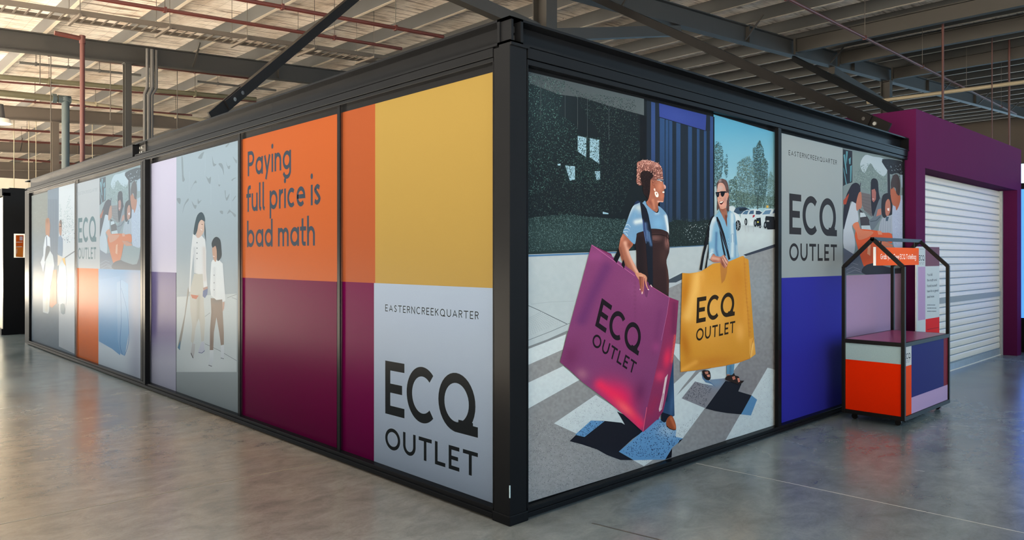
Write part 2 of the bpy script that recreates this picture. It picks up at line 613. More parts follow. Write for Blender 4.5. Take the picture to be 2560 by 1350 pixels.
xpipe((0, 322), (380, 345), 27.5, .04, M_RED, 'sprinkler_pipe', 'red pipe just below the second left rafter', G)
xpipe((0, 350), (310, 368), 31.0, .04, M_RED, 'sprinkler_pipe', 'red pipe between the second and third left rafters', G)
xpipe((0, 394), (205, 411), 37.5, .045, M_RED, 'sprinkler_pipe', 'farthest red pipe, low over the beige end wall', G)
xpipe((1388, 10), (1505, 44), 8.6, .03, M_RED, 'sprinkler_pipe', 'short stretch of red pipe right of the thick column', G)
xpipe((1613, 77), (2060, 200), 8.6, .03, M_RED, 'sprinkler_pipe', 'red pipe passing beneath the long black stay', G)
xpipe((1975, 0), (2540, 285), 3.4, .032, M_RED, 'sprinkler_pipe', 'red pipe running down toward the right edge above the purple shop front', G)
xpipe((0, 192), (640, 248), 18.4, .062, M_GREENP, 'service_pipe', 'olive pipe across the left roof space', 'plain service pipes')
xpipe((176, 252), (530, 303), 22.0, .055, M_CREAM, 'service_pipe', 'dull cream pipe from the grey downpipe toward the pavilion', 'plain service pipes')
xpipe((66, 158), (210, 172), 17.0, .03, M_DARKP, 'service_pipe', 'short dark rod left of the red drop pipe', 'plain service pipes')
xpipe((228, 175), (352, 188), 17.0, .03, M_DARKP, 'service_pipe', 'short dark rod right of the red drop pipe', 'plain service pipes')
xpipe((515, 206), (690, 226), 17.0, .03, M_DARKP, 'service_pipe', 'short dark rod left of the leaning stay', 'plain service pipes')

# red drop pipe
pa, pb = onY(136, 82, 13.2), onY(206, 97, 13.2)
root = thing('drop_pipe', (pb.x, pb.y, 0), 'red pipe that turns down in front of the nearest left rafter', 'pipe')
MB().tube(pa, pb, .045, M_RED, 12).build('branch', root, smooth=True)
MB().tube((pb.x, pb.y, pb.z + .045), (pb.x, pb.y, 0), .045, M_RED, 12).build('riser', root, smooth=True)
MB().tube((pb.x, pb.y, pb.z - .09), (pb.x, pb.y, pb.z + .06), .056, M_RED, 12).build('elbow', root, smooth=True)
# grey downpipe
pa, pb = onY(-60, 226, 20.0), onY(164, 249, 20.0)
root = thing('downpipe', (pb.x, pb.y, 0), 'thick blue-grey downpipe with an elbow at the far left', 'pipe')
MB().tube(pa, pb, .085, M_GREENP, 14).build('branch', root, smooth=True)
MB().tube((pb.x, pb.y, pb.z + .08), (pb.x, pb.y, 0), .095, M_GREYP, 16).build('riser', root, smooth=True)
for dz in (.02, -1.98):
    MB().tube((pb.x, pb.y, pb.z - .07 + dz), (pb.x, pb.y, pb.z + .03 + dz), .13, M_GREYP, 16).build('coupling', root, smooth=True)
e = MB()
d = (pb - pa).normalized()
e.tube(pb - d * .32, pb - d * .22, .125, M_GREYP, 14)
e.tube(pb - d * .18, pb + d * .12, .105, M_GREYP, 14)
e.build('elbow', root, smooth=True)
# bundle of dark conduits
p = onY(380, 124, 14.7)
root = thing('conduit_bundle', (p.x, 14.7, 0), 'bundle of dark conduits dropping past the nearest left rafter', 'pipes')
for i, (dx, r) in enumerate(((-.10, .035), (0, .05), (.09, .035))):
    o = MB()
    o.tube((p.x + dx, 14.7, p.z), (p.x + dx, 14.7, p.z - .85), r, M_DARKP, 10)
    o.tube((p.x + dx, 14.7, p.z - .85), (p.x + dx * .8 - .07, 14.72, p.z - 1.02), r, M_DARKP, 10)
    o.tube((p.x + dx * .8 - .07, 14.72, p.z - 1.02), (p.x + dx * .8 - .07, 14.72, 0), r, M_DARKP, 10)
    o.build('conduit', root, smooth=True)
# cream pipe and red drops over the purple shop front
a, b = onX(2168, 256, 20.5), onX(2600, 200, 20.5)
root = thing('service_pipe', a, 'cream pipe crossing above the purple shop front', 'pipe', 'plain service pipes')
MB().tube(a, b, .055, M_CREAM, 10).build('pipe', root, smooth=True)
for px, y0, y1, lab in ((2357, 234, 330, 'red drop rod nearest the corner of the purple shop front'),
                        (2480, 150, 360, 'thin red drop rod over the middle of the purple shop front'),
                        (2523, 300, 390, 'red drop pipe near the right end of the purple shop front')):
    a, b = onY(px, y0, 2.6), onY(px, y1, 2.6)
    a.z = roofz(a.x)
    b = Vector((a.x, a.y, 3.2))
    o = MB().tube(a, b, .028 if px != 2480 else .014, M_RED, 8).build('sprinkler_drop', origin=a, smooth=True)
    tag(o, lab, 'pipe', 'red sprinkler drops')
# thin vertical hanger rods at far left
hr = ((35, 330, 505), (72, 350, 470), (90, 352, 470), (144, 338, 460), (231, 332, 430), (127, 110, 400), (100, 95, 210), (276, 150, 300), (443, 170, 330))
for i, (px, y0, y1) in enumerate(hr):
    yy = 29.0 if y1 > 420 else 16.6
    a = onY(px, y0, yy)
    zt = roofz(a.x) - .02
    b = onY(px, y1, yy)
    o = MB().tube((a.x, yy, zt), (a.x, yy, b.z), .010 if yy < 20 else .014, M_CREAM if yy > 20 else M_ROD, 6).build('hanger_rod', origin=(a.x, yy, zt))
    tag(o, 'thin vertical hanger rod dropping from the roof on the left', 'rod', 'thin hanger rods on the left')

# cable tray
ty = 10.6
a, b = onY(3, 3, ty), onY(862, 128, ty)
d = b - a
a, b = a - d * .15, b + d * .25
root = thing('cable_tray', a, 'perforated steel cable tray crossing the upper left', 'cable tray')
M_TRAY = mat('galvanised_tray', (84, 76, 68), 0.45, metal=0.4)
tw = .52
for k in (0, 1):
    o = MB()
    off = Vector((0, tw * k, 0))
    o.bar(a + off, b + off, .012, .075, M_TRAY)
    o.bar(a + off + Vector((0, .03 * (1 - 2 * k), -.035)), b + off + Vector((0, .03 * (1 - 2 * k), -.035)), .06, .006, M_TRAY)
    o.build('side_rail', root)
n = int((b - a).length / .16)
rg = MB()
for i in range(n):
    c = a + (b - a) * (i / n) + Vector((0, 0, -.03))
    rg.bar(c, c + Vector((0, tw, 0)), .028, .012, M_TRAY)
rg.build('rungs', root)
for i in range(6):
    c = a + (b - a) * ((i + .4) / 6)
    o = MB()
    o.bar(c + Vector((0, -.12, -.06)), c + Vector((0, tw + .12, -.06)), .04, .04, M_TRAY)
    for yy in (-.08, tw + .08):
        o.tube(c + Vector((0, yy, -.06)), (c.x, c.y + yy, roofz(c.x) - .02), .006, M_ROD, 6)
    o.build('trapeze_hanger', root)

# high-bay lamp at the left edge
p = onY(-2, 303, 19.0)
root = thing('high_bay_lamp', p, 'white high-bay lamp cut off by the left edge', 'lamp')
M_SHADE = mat('white_lamp_shade', (235, 228, 214), 0.4)
MB().tube(p + Vector((0, 0, -.05)), p + Vector((0, 0, .06)), .28, M_SHADE, 24, r2=.22).build('shade', root, smooth=True)
MB().tube(p + Vector((0, 0, .06)), p + Vector((0, 0, .42)), .13, M_DARKP, 16, r2=.09).build('housing', root, smooth=True)
MB().tube(p + Vector((0, 0, -.06)), p + Vector((0, 0, -.05)), .24, mat('lamp_glow', (255, 244, 220), 0.5, emit=4), 24).build('diffuser', root)
MB().tube(p + Vector((0, 0, .42)), (p.x, p.y, roofz(p.x) - .02), .01, M_ROD, 6).build('suspension', root)
# ------------------------------------------------------------------ the black steel pavilion
M_FRAME = mat('black_satin_frame', (17, 18, 20), 0.2, spec=0.02, noise=0.05, nscale=5)
M_FRAME2 = mat('black_backing_sheet', (17, 18, 20), 0.2, spec=0.02)
M_GAP = mat('shadow_gap', (10, 10, 11), 0.7)
REC = 0.0598
ZT, ZB, ZTOP, ZFL = 2.589, 0.067, 2.8583, 2.712
LEN_L = onX(66, 455, 0).y            # length of the long side
LEN_R = 6.225                         # length of the short side
pav = thing('display_pavilion', (0, 0, 0), 'big black steel pavilion clad with advertising panels', 'pavilion')
POST = 0.135
def c_beam(p, q, inward):
    """channel with its mouth outwards: top flange, web set back, bottom flange"""
    prof = [(0, ZFL), (0.0, ZFL + .014), (.085, ZFL + .014), (.085, ZTOP - .014), (0, ZTOP - .014), (0, ZTOP), (.105, ZTOP), (.105, ZFL)]
    return MB().prism(prof, p, q, M_FRAME, inward)
JT = onX(333, 360, 0).y
c_beam((0, 0.0, 0), (0, JT - .06, 0), (1, 0, 0)).build('roof_beam', pav)
c_beam((0, JT + .02, 0), (0, LEN_L + .12, 0), (1, 0, 0)).build('roof_beam', pav)
c_beam((0.0, 0, 0), (LEN_R, 0, 0), (0, 1, 0)).build('roof_beam', pav)
# splice in the long beam, with bolts
MB().box(.075, .10, JT - .2, JT + .1, ZFL + .014, ZTOP - .014, M_GAP).build('splice_plate', pav)
MB().box(.0, .095, JT + .02, JT + .035, ZFL + .01, ZTOP - .005, M_FRAME).build('end_plate', pav)
for dy in (-.12, -.05):
    for dz in (.045, .10):
        MB().tube((.055, JT + dy, ZFL + dz), (.078, JT + dy, ZFL + dz), .014, M_BOLT, 8).build('bolt', pav)
# corner cleat, stiffener and bolts on the short side
MB().box(.0, .145, -.012, .09, ZFL - .016, ZFL, M_FRAME).build('cap_plate', pav)
MB().box(.012, .028, .0, .085, ZFL + .014, ZTOP - .014, M_FRAME).build('stiffener', pav)
for dz in (.045, .095):
    MB().tube((.075, .05, ZFL + dz), (.075, .088, ZFL + dz), .02, M_GAP, 10).build('bolt', pav)
MB().box(LEN_R - .014, LEN_R, .004, .10, ZFL + .002, ZTOP - .002, M_FRAME).build('end_plate', pav)
# posts
MB().box(0, POST, 0, POST, .05, ZFL - .012, M_FRAME).build('corner_post', pav, bevel=.004)
MB().box(-.008, POST + .006, -.008, POST + .006, 0, .058, M_FRAME).build('post_foot', pav, bevel=.006)
MB().box(-.0012, .004, -.0012, .004, .158, .228, mat('chipped_paint', (150, 170, 176), 0.5)).build('paint_chip', pav)
p0 = onX(77.5, 660, REC).y
MB().box(.03, POST, p0, onX(62, 660, .03).y, .0, ZFL - .012, M_FRAME).build('end_post', pav, bevel=.004)
MB().box(LEN_R - .03, LEN_R, .045, POST, .0, ZFL - .012, M_FRAME).build('end_post', pav, bevel=.004)
# fascia, header, glazing stop
fy0, fy1 = POST + .012, p0 - .002
MB().box(.004, .09, fy0, fy1, 2.658, ZFL - .002, M_FRAME).build('fascia', pav, bevel=.002)
MB().box(.008, .09, fy0, fy1, 2.630, 2.653, M_FRAME).build('header', pav, bevel=.002)
fx0, fx1 = POST + .012, LEN_R - .03
MB().box(fx0, fx1, .004, .09, 2.648, ZFL - .002, M_FRAME).build('fascia', pav, bevel=.002)
MB().box(fx0, fx1, .008, .09, 2.612, 2.643, M_FRAME).build('header', pav, bevel=.002)
# backing sheets behind glass
MB().box(REC + .004, REC + .03, fy0, fy1, .03, 2.64, M_FRAME2).build('backing_sheet', pav)
MB().box(fx0, fx1, REC + .004, REC + .03, .03, 2.64, M_FRAME2).build('backing_sheet', pav)
# stiles beside the corner post
sl = onX(1234.5, 650, .02).y
MB().box(.010, .044, fy0, sl, .03, 2.632, M_FRAME).build('stile', pav, bevel=.002)
sr = onY(1318.5, 650, .02).x
MB().box(fx0, sr, .010, .044, .03, 2.614, M_FRAME).build('stile', pav, bevel=.002)
# mullions
def mull_l(pxa, pxb, yy, proud=.034):
    a, b = onX(pxb, yy, proud).y, onX(pxa, yy, proud).y
    MB().box(proud, .044, a, b, .05, 2.632, M_FRAME).build('mullion', pav, bevel=.002)
mull_l(842.5, 849.5, 700)
mull_l(594.5, 600, 700)
mull_l(351, 356.5, 660, .02)
mull_l(357.5, 362.5, 660, -.012)
mull_l(187, 189.4, 660, .040)
a, b = onY(1946, 700, .012).x, onY(1953.5, 700, .012).x
MB().box(a, b, .012, .044, .05, 2.614, M_FRAME).build('mullion', pav, bevel=.002)
# bottom rails and plinth
MB().box(.006, .09, fy0, fy1, .040, ZB, M_FRAME).build('bottom_rail', pav, bevel=.003)
MB().box(-.010, .09, fy0 - .01, fy1, .012, .042, M_FRAME).build('sill', pav, bevel=.003)
MB().box(.02, .09, fy0, fy1, 0, .014, M_GAP).build('plinth', pav)
MB().box(fx0, fx1, .006, .09, .040, ZB, M_FRAME).build('bottom_rail', pav, bevel=.003)
MB().box(fx0 - .01, fx1, -.006, .09, .016, .042, M_FRAME).build('sill', pav, bevel=.003)
MB().box(fx0, fx1, .02, .09, 0, .018, M_GAP).build('plinth', pav)
# plain back walls
MB().box(LEN_R - .06, LEN_R, POST, LEN_L, 0, ZFL, M_FRAME).build('back_wall', pav)
MB().box(.1, LEN_R, LEN_L - .02, LEN_L + .04, 0, ZFL, M_FRAME).build('back_wall', pav)
# ------------------------------------------------------------------ printed artwork: layered ink on flat sheets
A = (1560, 380, 9.0); B = (1530, 490, 8.4375); C_ = (1530, 600, 8.4375); D_ = (1390, 600, 4.21875)
E_ = (1390, 840, 4.2176); F_ = (1740, 430, 9.643); G_ = (1740, 540, 9.643); H_ = (1690, 630, 3.857)
I_ = (1310, 170, 2.8727); J_ = (1600, 230, 3.2935); K_ = (1780, 280, 3.7515); L_ = (1310, 600, 3.376)
M_ = (1310, 900, 3.649); N_ = (2100, 360, 3.9715)
P3A = (420, 500, 3.1395); P3B = (420, 350, 6.4263); P4A = (185, 420, 4.8225); P5A = (75, 470, 4.0895)
PX = (0, 0, 1.0)
def pts(s, crop=PX):
    r = []
    for w in s.split():
        x, y = w.split(',')
        r.append((crop[0] + float(x) / crop[2], crop[1] + float(y) / crop[2]))
    return r
def spline(p, closed=True, n=5):
    out = []
    N = len(p)
    rng = range(N) if closed else range(N - 1)
    for i in rng:
        if closed:
            a, b, c, d = p[(i - 1) % N], p[i], p[(i + 1) % N], p[(i + 2) % N]
        else:
            a, b, c, d = p[max(i - 1, 0)], p[i], p[i + 1], p[min(i + 2, N - 1)]
        for k in range(n):
            t = k / n
            f = lambda j: 0.5 * (2 * b[j] + (c[j] - a[j]) * t + (2 * a[j] - 5 * b[j] + 4 * c[j] - d[j]) * t * t + (3 * b[j] - a[j] - 3 * c[j] + d[j]) * t ** 3)
            out.append((f(0), f(1)))
    if not closed:
        out.append(p[-1])
    return out
def inside(poly, x, y):
    c = False
    j = len(poly) - 1
    for i in range(len(poly)):
        xi, yi = poly[i]
        xj, yj = poly[j]
        if (yi > y) != (yj > y) and x < (xj - xi) * (y - yi) / (yj - yi + 1e-12) + xi:
            c = not c
        j = i
    return c
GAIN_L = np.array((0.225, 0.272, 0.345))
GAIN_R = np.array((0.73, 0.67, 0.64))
class Sheet:
    """a flat sheet; un() turns a photo pixel into a point of the sheet, lift() counts ink layers"""
    def __init__(s, axis, pos, gain, step=0.00002):
        s.axis, s.pos, s.gain, s.k, s.step = axis, pos, np.array(gain), 0, step
    def un(s, p, k):
        off = s.pos - k * s.step
        return onX(p[0], p[1], off) if s.axis == 'X' else onY(p[0], p[1], off)
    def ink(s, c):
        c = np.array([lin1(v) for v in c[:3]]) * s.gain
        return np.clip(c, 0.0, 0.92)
def shade(xy, base, sh, sheet):
    c = np.tile(sheet.ink(base), (len(xy), 1))
    x, y = xy[:, 0], xy[:, 1]
    for q in sh:
        t = q[0]
        if t == 'b':
            _, cx, cy, rx, ry, ang, colr, st = q
            a = math.radians(ang)
            u = (x - cx) * math.cos(a) + (y - cy) * math.sin(a)
            v = -(x - cx) * math.sin(a) + (y - cy) * math.cos(a)
            w = st * np.exp(-((u / rx) ** 2 + (v / ry) ** 2))
        elif t == 'l':
            _, pl, wd, colr, st = q
            d = np.full(len(x), 1e9)
            for (x0, y0), (x1, y1) in zip(pl[:-1], pl[1:]):
                dx, dy = x1 - x0, y1 - y0
                tt = np.clip(((x - x0) * dx + (y - y0) * dy) / (dx * dx + dy * dy + 1e-9), 0, 1)
                d = np.minimum(d, np.hypot(x - x0 - tt * dx, y - y0 - tt * dy))
            w = st * np.exp(-(d / wd) ** 2)
        elif t == 'g':
            _, x0, y0, x1, y1, colr = q
            dx, dy = x1 - x0, y1 - y0
            w = np.clip(((x - x0) * dx + (y - y0) * dy) / (dx * dx + dy * dy), 0, 1)
        elif t == 'n':
            _, amt, seed = q
            rg = np.random.RandomState(seed)
            c = c * (1 + amt * (rg.rand(len(x), 1) * 2 - 1))
            continue
        c = c * (1 - w[:, None]) + sheet.ink(colr)[None, :] * w[:, None]
    return np.clip(c, 0, .92)
class Print:
    def __init__(s, sheet):
        s.s = sheet
        s.v, s.f, s.c = [], [], []
    def _add(s, v3, faces, cols):
        b = len(s.v)
        s.v += [tuple(p) for p in v3]
        s.c += [tuple(x) for x in cols]
        s.f += [tuple(b + i for i in f) for f in faces]
    def poly(s, p, col, sh=(), smooth=0, step=None, crop=PX):
        if isinstance(p, str):
            p = pts(p, crop)
        if smooth:
            p = spline(p, True, smooth)
        s.s.k += 1
        k = s.s.k
        if not sh:
            n = len(p)
            s._add([s.s.un(q, k) for q in p], [tuple(range(n))], [s.s.ink(col)] * n)
            return s
        if step is None:
            xs = [q[0] for q in p]; ys = [q[1] for q in p]
            step = max(2.0, math.sqrt(max(1, (max(xs) - min(xs)) * (max(ys) - min(ys)))) / 26)
        # densify the outline
        q = []
        n = len(p)
        for i in range(n):
            a, b = p[i], p[(i + 1) % n]
            m = max(1, int(math.hypot(b[0] - a[0], b[1] - a[1]) / step))
            for j in range(m):
                t = j / m
                q.append((a[0] + (b[0] - a[0]) * t, a[1] + (b[1] - a[1]) * t))
        nb = len(q)
        allp = list(q)
        xs = [t[0] for t in p]; ys = [t[1] for t in p]
        yy = min(ys) + step * .5
        row = 0
        while yy < max(ys):
            xx = min(xs) + step * (.25 + .5 * (row % 2))
            while xx < max(xs):
                if inside(p, xx, yy):
                    allp.append((xx, yy))
                xx += step
            yy += step * .87
            row += 1
        r = delaunay_2d_cdt([Vector(t) for t in allp], [], [list(range(nb))], 1, 1e-4)
        vv = np.array([(t[0], t[1]) for t in r[0]])
        cc = shade(vv, col, sh, s.s)
        s._add([s.s.un(t, k) for t in vv], [tuple(t) for t in r[2]], cc)
        return s
    def line(s, p, w, col, crop=PX, w2=None, smooth=0):
        """a stroke of ink, w pixels wide, tapering to w2"""
        if isinstance(p, str):
            p = pts(p, crop)
        if smooth:
            p = spline(p, False, smooth)
        s.s.k += 1
        k = s.s.k
        n = len(p)
        L, R = [], []
        for i in range(n):
            a, b = p[max(i - 1, 0)], p[min(i + 1, n - 1)]
            dx, dy = b[0] - a[0], b[1] - a[1]
            ln = math.hypot(dx, dy) or 1
            ww = w if w2 is None else w + (w2 - w) * i / max(1, n - 1)
            L.append((p[i][0] - dy / ln * ww / 2, p[i][1] + dx / ln * ww / 2))
            R.append((p[i][0] + dy / ln * ww / 2, p[i][1] - dx / ln * ww / 2))
        v = [s.s.un(q, k) for q in L + R]
        s._add(v, [(i, i + 1, n + i + 1, n + i) for i in range(n - 1)], [s.s.ink(col)] * (2 * n))
        return s
    def scatter(s, area, n, lo, hi, cols, crop=PX, ang=None, aspect=2.2, seed=1, dens=None, layers=1):
        """many small leaf-shaped or speck-shaped dabs inside an area"""
        if isinstance(area, str):
            area = pts(area, crop)
        rg = random.Random(seed)
        xs = [q[0] for q in area]; ys = [q[1] for q in area]
        k0 = s.s.k
        s.s.k += 12
        made = tries = 0
        inks = [s.s.ink(c) for c in cols]
        while made < n and tries < n * 6:
            tries += 1
            x, y = rg.uniform(min(xs), max(xs)), rg.uniform(min(ys), max(ys))
            if not inside(area, x, y) or (dens and rg.random() > dens(x, y)):
                continue
            made += 1
            r = rg.uniform(lo, hi)
            a = rg.uniform(0, math.pi) if ang is None else math.radians(ang + rg.uniform(-25, 25))
            ca, sa = math.cos(a), math.sin(a)
            q = [(r, 0), (0, r / aspect), (-r, 0), (0, -r / aspect)]
            k = k0 + 1 + made % 12
            s._add([s.s.un((x + u * ca - v * sa, y + u * sa + v * ca), k) for u, v in q], [(0, 1, 2, 3)], [inks[rg.randrange(len(inks))]] * 4)
        return s
    def tri3(s, verts, faces, col):
        s._add(verts, faces, [s.s.ink(col)] * len(verts))
    def build(s, name, material, parent=None, clip=None):
        me = bpy.data.meshes.new(name)
        off = Vector(parent.matrix_world.translation) if parent is not None else Vector((0, 0, 0))
        if parent is not None:
            off = Vector(parent.location)
            if parent.parent is not None:
                off = off + Vector(parent.parent.location)
        me.from_pydata([tuple(Vector(v) - off) for v in s.v], [], s.f)
        at = me.color_attributes.new('ink', 'FLOAT_COLOR', 'POINT')
        at.data.foreach_set('color', np.hstack([np.array(s.c), np.ones((len(s.c), 1))]).astype(np.float32).ravel())
        nrm = Vector((-1, 0, 0)) if s.s.axis == 'X' else Vector((0, -1, 0))
        bm = bmesh.new()
        bm.from_mesh(me)
        bm.normal_update()
        for fc in bm.faces:
            if fc.normal.dot(nrm) < 0:
                fc.normal_flip()
        if clip:                     # trim to the sheet: along the wall, then in height
            ax = 1 if s.s.axis == 'X' else 0
            for i, lim, sg in ((ax, clip[0], -1), (ax, clip[1], 1), (2, clip[2], -1), (2, clip[3], 1)):
                co, no = Vector((0, 0, 0)), Vector((0, 0, 0))
                co[i], no[i] = lim - off[i], sg
                bmesh.ops.bisect_plane(bm, geom=bm.verts[:] + bm.edges[:] + bm.faces[:], dist=1e-6, plane_co=co, plane_no=no, clear_outer=True)
        bm.to_mesh(me)
        bm.free()
        me.materials.append(material)
        o = bpy.data.objects.new(name, me)
        COL.objects.link(o)
        if parent is not None:
            o.parent = parent
        me.update()
        return o

# ------------------------------------------------------------------ lettering drawn with pen strokes
def arc(cx, cy, rx, ry, a0, a1, n=36):
    return [(cx + rx * math.cos(math.radians(a0 + (a1 - a0) * i / n)), cy + ry * math.sin(math.radians(a0 + (a1 - a0) * i / n))) for i in range(n + 1)]
def glyphs(w):
    """centre-line strokes for pen width w; cap height 1. value: (advance, [(closed, pts)])"""
    h = w / 2
    lo, hi = h, 1 - h
    X = 0.70                       # x-height
    xr = X - h
    g = {}
    def sc(wd):                    # caps helper
        return lambda u, v: (h + u * (wd - w), lo + v * (hi - lo))
    def cap(ch, wd, strokes):
        f = sc(wd)
        g[ch] = (wd, [(cl, [f(*p) for p in st]) for cl, st in strokes])
    cap('E', .63, [(0, [(1, 1), (0, 1), (0, 0), (1, 0)]), (0, [(0, .5), (.84, .5)])])
    cap('F', .6, [(0, [(1, 1), (0, 1), (0, 0)]), (0, [(0, .5), (.84, .5)])])
    cap('C', .88, [(2, arc(.56, .5, .56, .5, 48, 312))])
    cap('G', .92, [(2, arc(.53, .5, .53, .5, 48, 360)), (0, [(1.04, .46), (.6, .46)])])
    cap('Q', 1.06, [(1, arc(.465, .5, .465, .5, 0, 360)), (0, [(.5, 0), (1, 0)]), (0, [(.62, .06), (.86, .06)])])
    cap('O', 1.07, [(1, arc(.5, .5, .5, .5, 0, 360))])
    cap('U', .85, [(0, [(0, 1), (0, .42)] + arc(.5, .42, .5, .42, 180, 360)[1:] + [(1, 1)])])
    cap('T', .84, [(0, [(0, 1), (1, 1)]), (0, [(.5, 1), (.5, 0)])])
    cap('L', .64, [(0, [(0, 1), (0, 0), (1, 0)])])
    cap('A', .92, [(2, [(0, 0), (.5, 1), (1, 0)]), (0, [(.2, .3), (.8, .3)])])
    cap('N', .82, [(0, [(0, 0), (0, 1), (1, 0), (1, 1)])])
    cap('K', .72, [(0, [(0, 0), (0, 1)]), (2, [(1, 1), (0, .42)]), (2, [(.3, .6), (1, 0)])])
    bowl = [(0, 1), (.55, 1)] + arc(.55, .76, .45, .24, 90, -90, 12)[1:] + [(0, .52)]
    cap('R', .68, [(0, [(0, 0), (0, 1)]), (0, bowl), (2, [(.5, .52), (1, 0)])])
    cap('P', .66, [(0, [(0, 0), (0, 1)]), (0, [(0, 1), (.5, 1)] + arc(.5, .73, .5, .27, 90, -90, 12)[1:] + [(0, .46)])])
    cap('B', .68, [(0, [(0, 0), (0, 1)]), (0, [(0, 1), (.5, 1)] + arc(.5, .77, .42, .23, 90, -90, 10)[1:] + [(0, .54)]), (0, [(0, .54), (.5, .54)] + arc(.5, .27, .5, .27, 90, -90, 10)[1:] + [(0, 0)])])
    cap('Y', .82, [(2, [(0, 1), (.5, .48)]), (2, [(1, 1), (.5, .48)]), (0, [(.5, .48), (.5, 0)])])
    cap('S', .64, [(2, spline([(.95, .86), (.5, 1), (.06, .78), (.45, .53), (.97, .25), (.5, 0), (0, .15)], False, 6))])
    r = .29
    ring = (1, arc(h + r, X / 2, r, xr - X / 2, 0, 360))
    def low(ch, adv, strokes):
        g[ch] = (adv, strokes)
    xs = h + 2 * r
    low('a', xs + h, [ring, (0, [(xs, xr), (xs, lo)])])
    low('b', xs + h, [ring, (0, [(h, 1), (h, lo)])])
    low('d', xs + h, [ring, (0, [(xs, 1), (xs, lo)])])
    low('p', xs + h, [ring, (0, [(h, xr), (h, -.26)])])
    low('o', xs + h, [ring])
    low('g', xs + h, [ring, (0, [(xs, xr), (xs, -.06)] + arc(h + r, -.06, r, .22, 0, -150, 12)[1:])])
    low('c', xs, [(2, arc(h + r, X / 2, r, xr - X / 2, 48, 312))])
    low('e', xs + h * .6, [(2, [(h, X / 2), (xs, X / 2)] + arc(h + r, X / 2, r, xr - X / 2, 6, 315)[1:])])
    def arch(x0, wd):
        return [(x0, xr - wd * .5)] + arc(x0 + wd / 2, xr - wd * .5, wd / 2, wd * .5, 180, 0, 12)[1:] + [(x0 + wd, lo)]
    low('n', .46 + w, [(0, [(h, xr), (h, lo)]), (0, arch(h, .46))])
    low('h', .46 + w, [(0, [(h, 1), (h, lo)]), (0, arch(h, .46))])
    low('m', .78 + w, [(0, [(h, xr), (h, lo)]), (0, arch(h, .39)), (0, arch(h + .39, .39))])
    low('u', .46 + w, [(0, [(h, xr), (h, .3)] + arc(h + .23, .3, .23, .3 - lo, 180, 360, 12)[1:] + [(h + .46, xr)]), (0, [(h + .46, xr), (h + .46, lo)])])
    low('r', .34, [(0, [(h, xr), (h, lo)]), (2, arc(h + .25, xr - .26, .25, .26, 178, 80, 8))])
    low('i', w, [(0, [(h, xr), (h, lo)]), (3, arc(h, .99, w * .66, w * .66, 0, 360, 14))])
    low('l', w + .06, [(0, [(h, 1), (h, lo + .1)] + arc(h + .1, lo + .1, .1, .1, 180, 250, 4)[1:])])
    low('f', .36, [(0, [(.14, lo), (.14, .84)] + arc(.30, .84, .16, hi - .84 + .02, 180, 80, 6)[1:]), (0, [(.02, xr), (.34, xr)])])
    low('t', .38, [(0, [(.15, .92), (.15, lo + .12)] + arc(.27, lo + .12, .12, .12, 180, 270, 5)[1:] + [(.33, lo)]), (0, [(.02, xr), (.36, xr)])])
    low('y', .56, [(2, [(h * .6, xr + h), (.28, .06)]), (2, [(.56 - h * .6, xr + h), (.16, -.24)])])
    low('s', .46, [(2, spline([(.40, xr - .06), (.23, xr), (.06, .52), (.23, .37), (.41, .20), (.22, lo), (.03, lo + .07)], False, 5))])
    low('w', .8, [(2, [(.04, xr), (.22, lo), (.4, xr), (.58, lo), (.76, xr)])])
    low('v', .54, [(2, [(.04, xr), (.27, lo), (.5, xr)])])
    low('.', w, [(3, arc(h, h, w * .6, w * .6, 0, 360, 10))])
    low(' ', .22, [])
    return g
def ribbon(p, w, closed, cap):
    """outline quads of a centre line"""
    n = len(p)
    if closed:
        p = p[:-1]
        n -= 1
    else:
        def ext(a, b):
            d = math.hypot(a[0] - b[0], a[1] - b[1]) or 1
            return (a[0] + (a[0] - b[0]) / d * w / 2, a[1] + (a[1] - b[1]) / d * w / 2)
        if cap:
            p = [ext(p[0], p[1])] + list(p[1:-1]) + [ext(p[-1], p[-2])]
    L, R = [], []
    for i in range(n):
        a = p[(i - 1) % n] if closed or i > 0 else None
        b = p[(i + 1) % n] if closed or i < n - 1 else None
        def nr(u, v):
            d = math.hypot(v[0] - u[0], v[1] - u[1]) or 1
            return (-(v[1] - u[1]) / d, (v[0] - u[0]) / d)
        if a is None:
            m = nr(p[i], b); k = 1
        elif b is None:
            m = nr(a, p[i]); k = 1
        else:
            n1, n2 = nr(a, p[i]), nr(p[i], b)
            m = (n1[0] + n2[0], n1[1] + n2[1])
            d = math.hypot(*m) or 1
            m = (m[0] / d, m[1] / d)
            k = 1 / max(.35, m[0] * n1[0] + m[1] * n1[1])
        L.append((p[i][0] + m[0] * w / 2 * k, p[i][1] + m[1] * w / 2 * k))
        R.append((p[i][0] - m[0] * w / 2 * k, p[i][1] - m[1] * w / 2 * k))
    fs = [(i, (i + 1) % n, n + (i + 1) % n, n + i) for i in range(n if closed else n - 1)]
    return L + R, fs
def text(pr, s, Opx, Upx, Vpx, col, w=.17, track=.2, bold_x=1.0, square=True):
    """letters on pr's sheet: baseline start Opx, baseline end Upx, cap top above the start Vpx (photo pixels)"""
    sh = pr.s
    sh.k += 1
    k = sh.k
    O = sh.un(Opx, k); U = sh.un(Upx, k) - O; V = sh.un(Vpx, k) - O
    if square:                      # straight on the wall
        ax = 'y' if sh.axis == 'X' else 'x'
        U = Vector((0, U.y, 0)) if sh.axis == 'X' else Vector((U.x, 0, 0))
        V = Vector((0, 0, V.z))
    letters(pr, s, O, U, V, col, w, track)
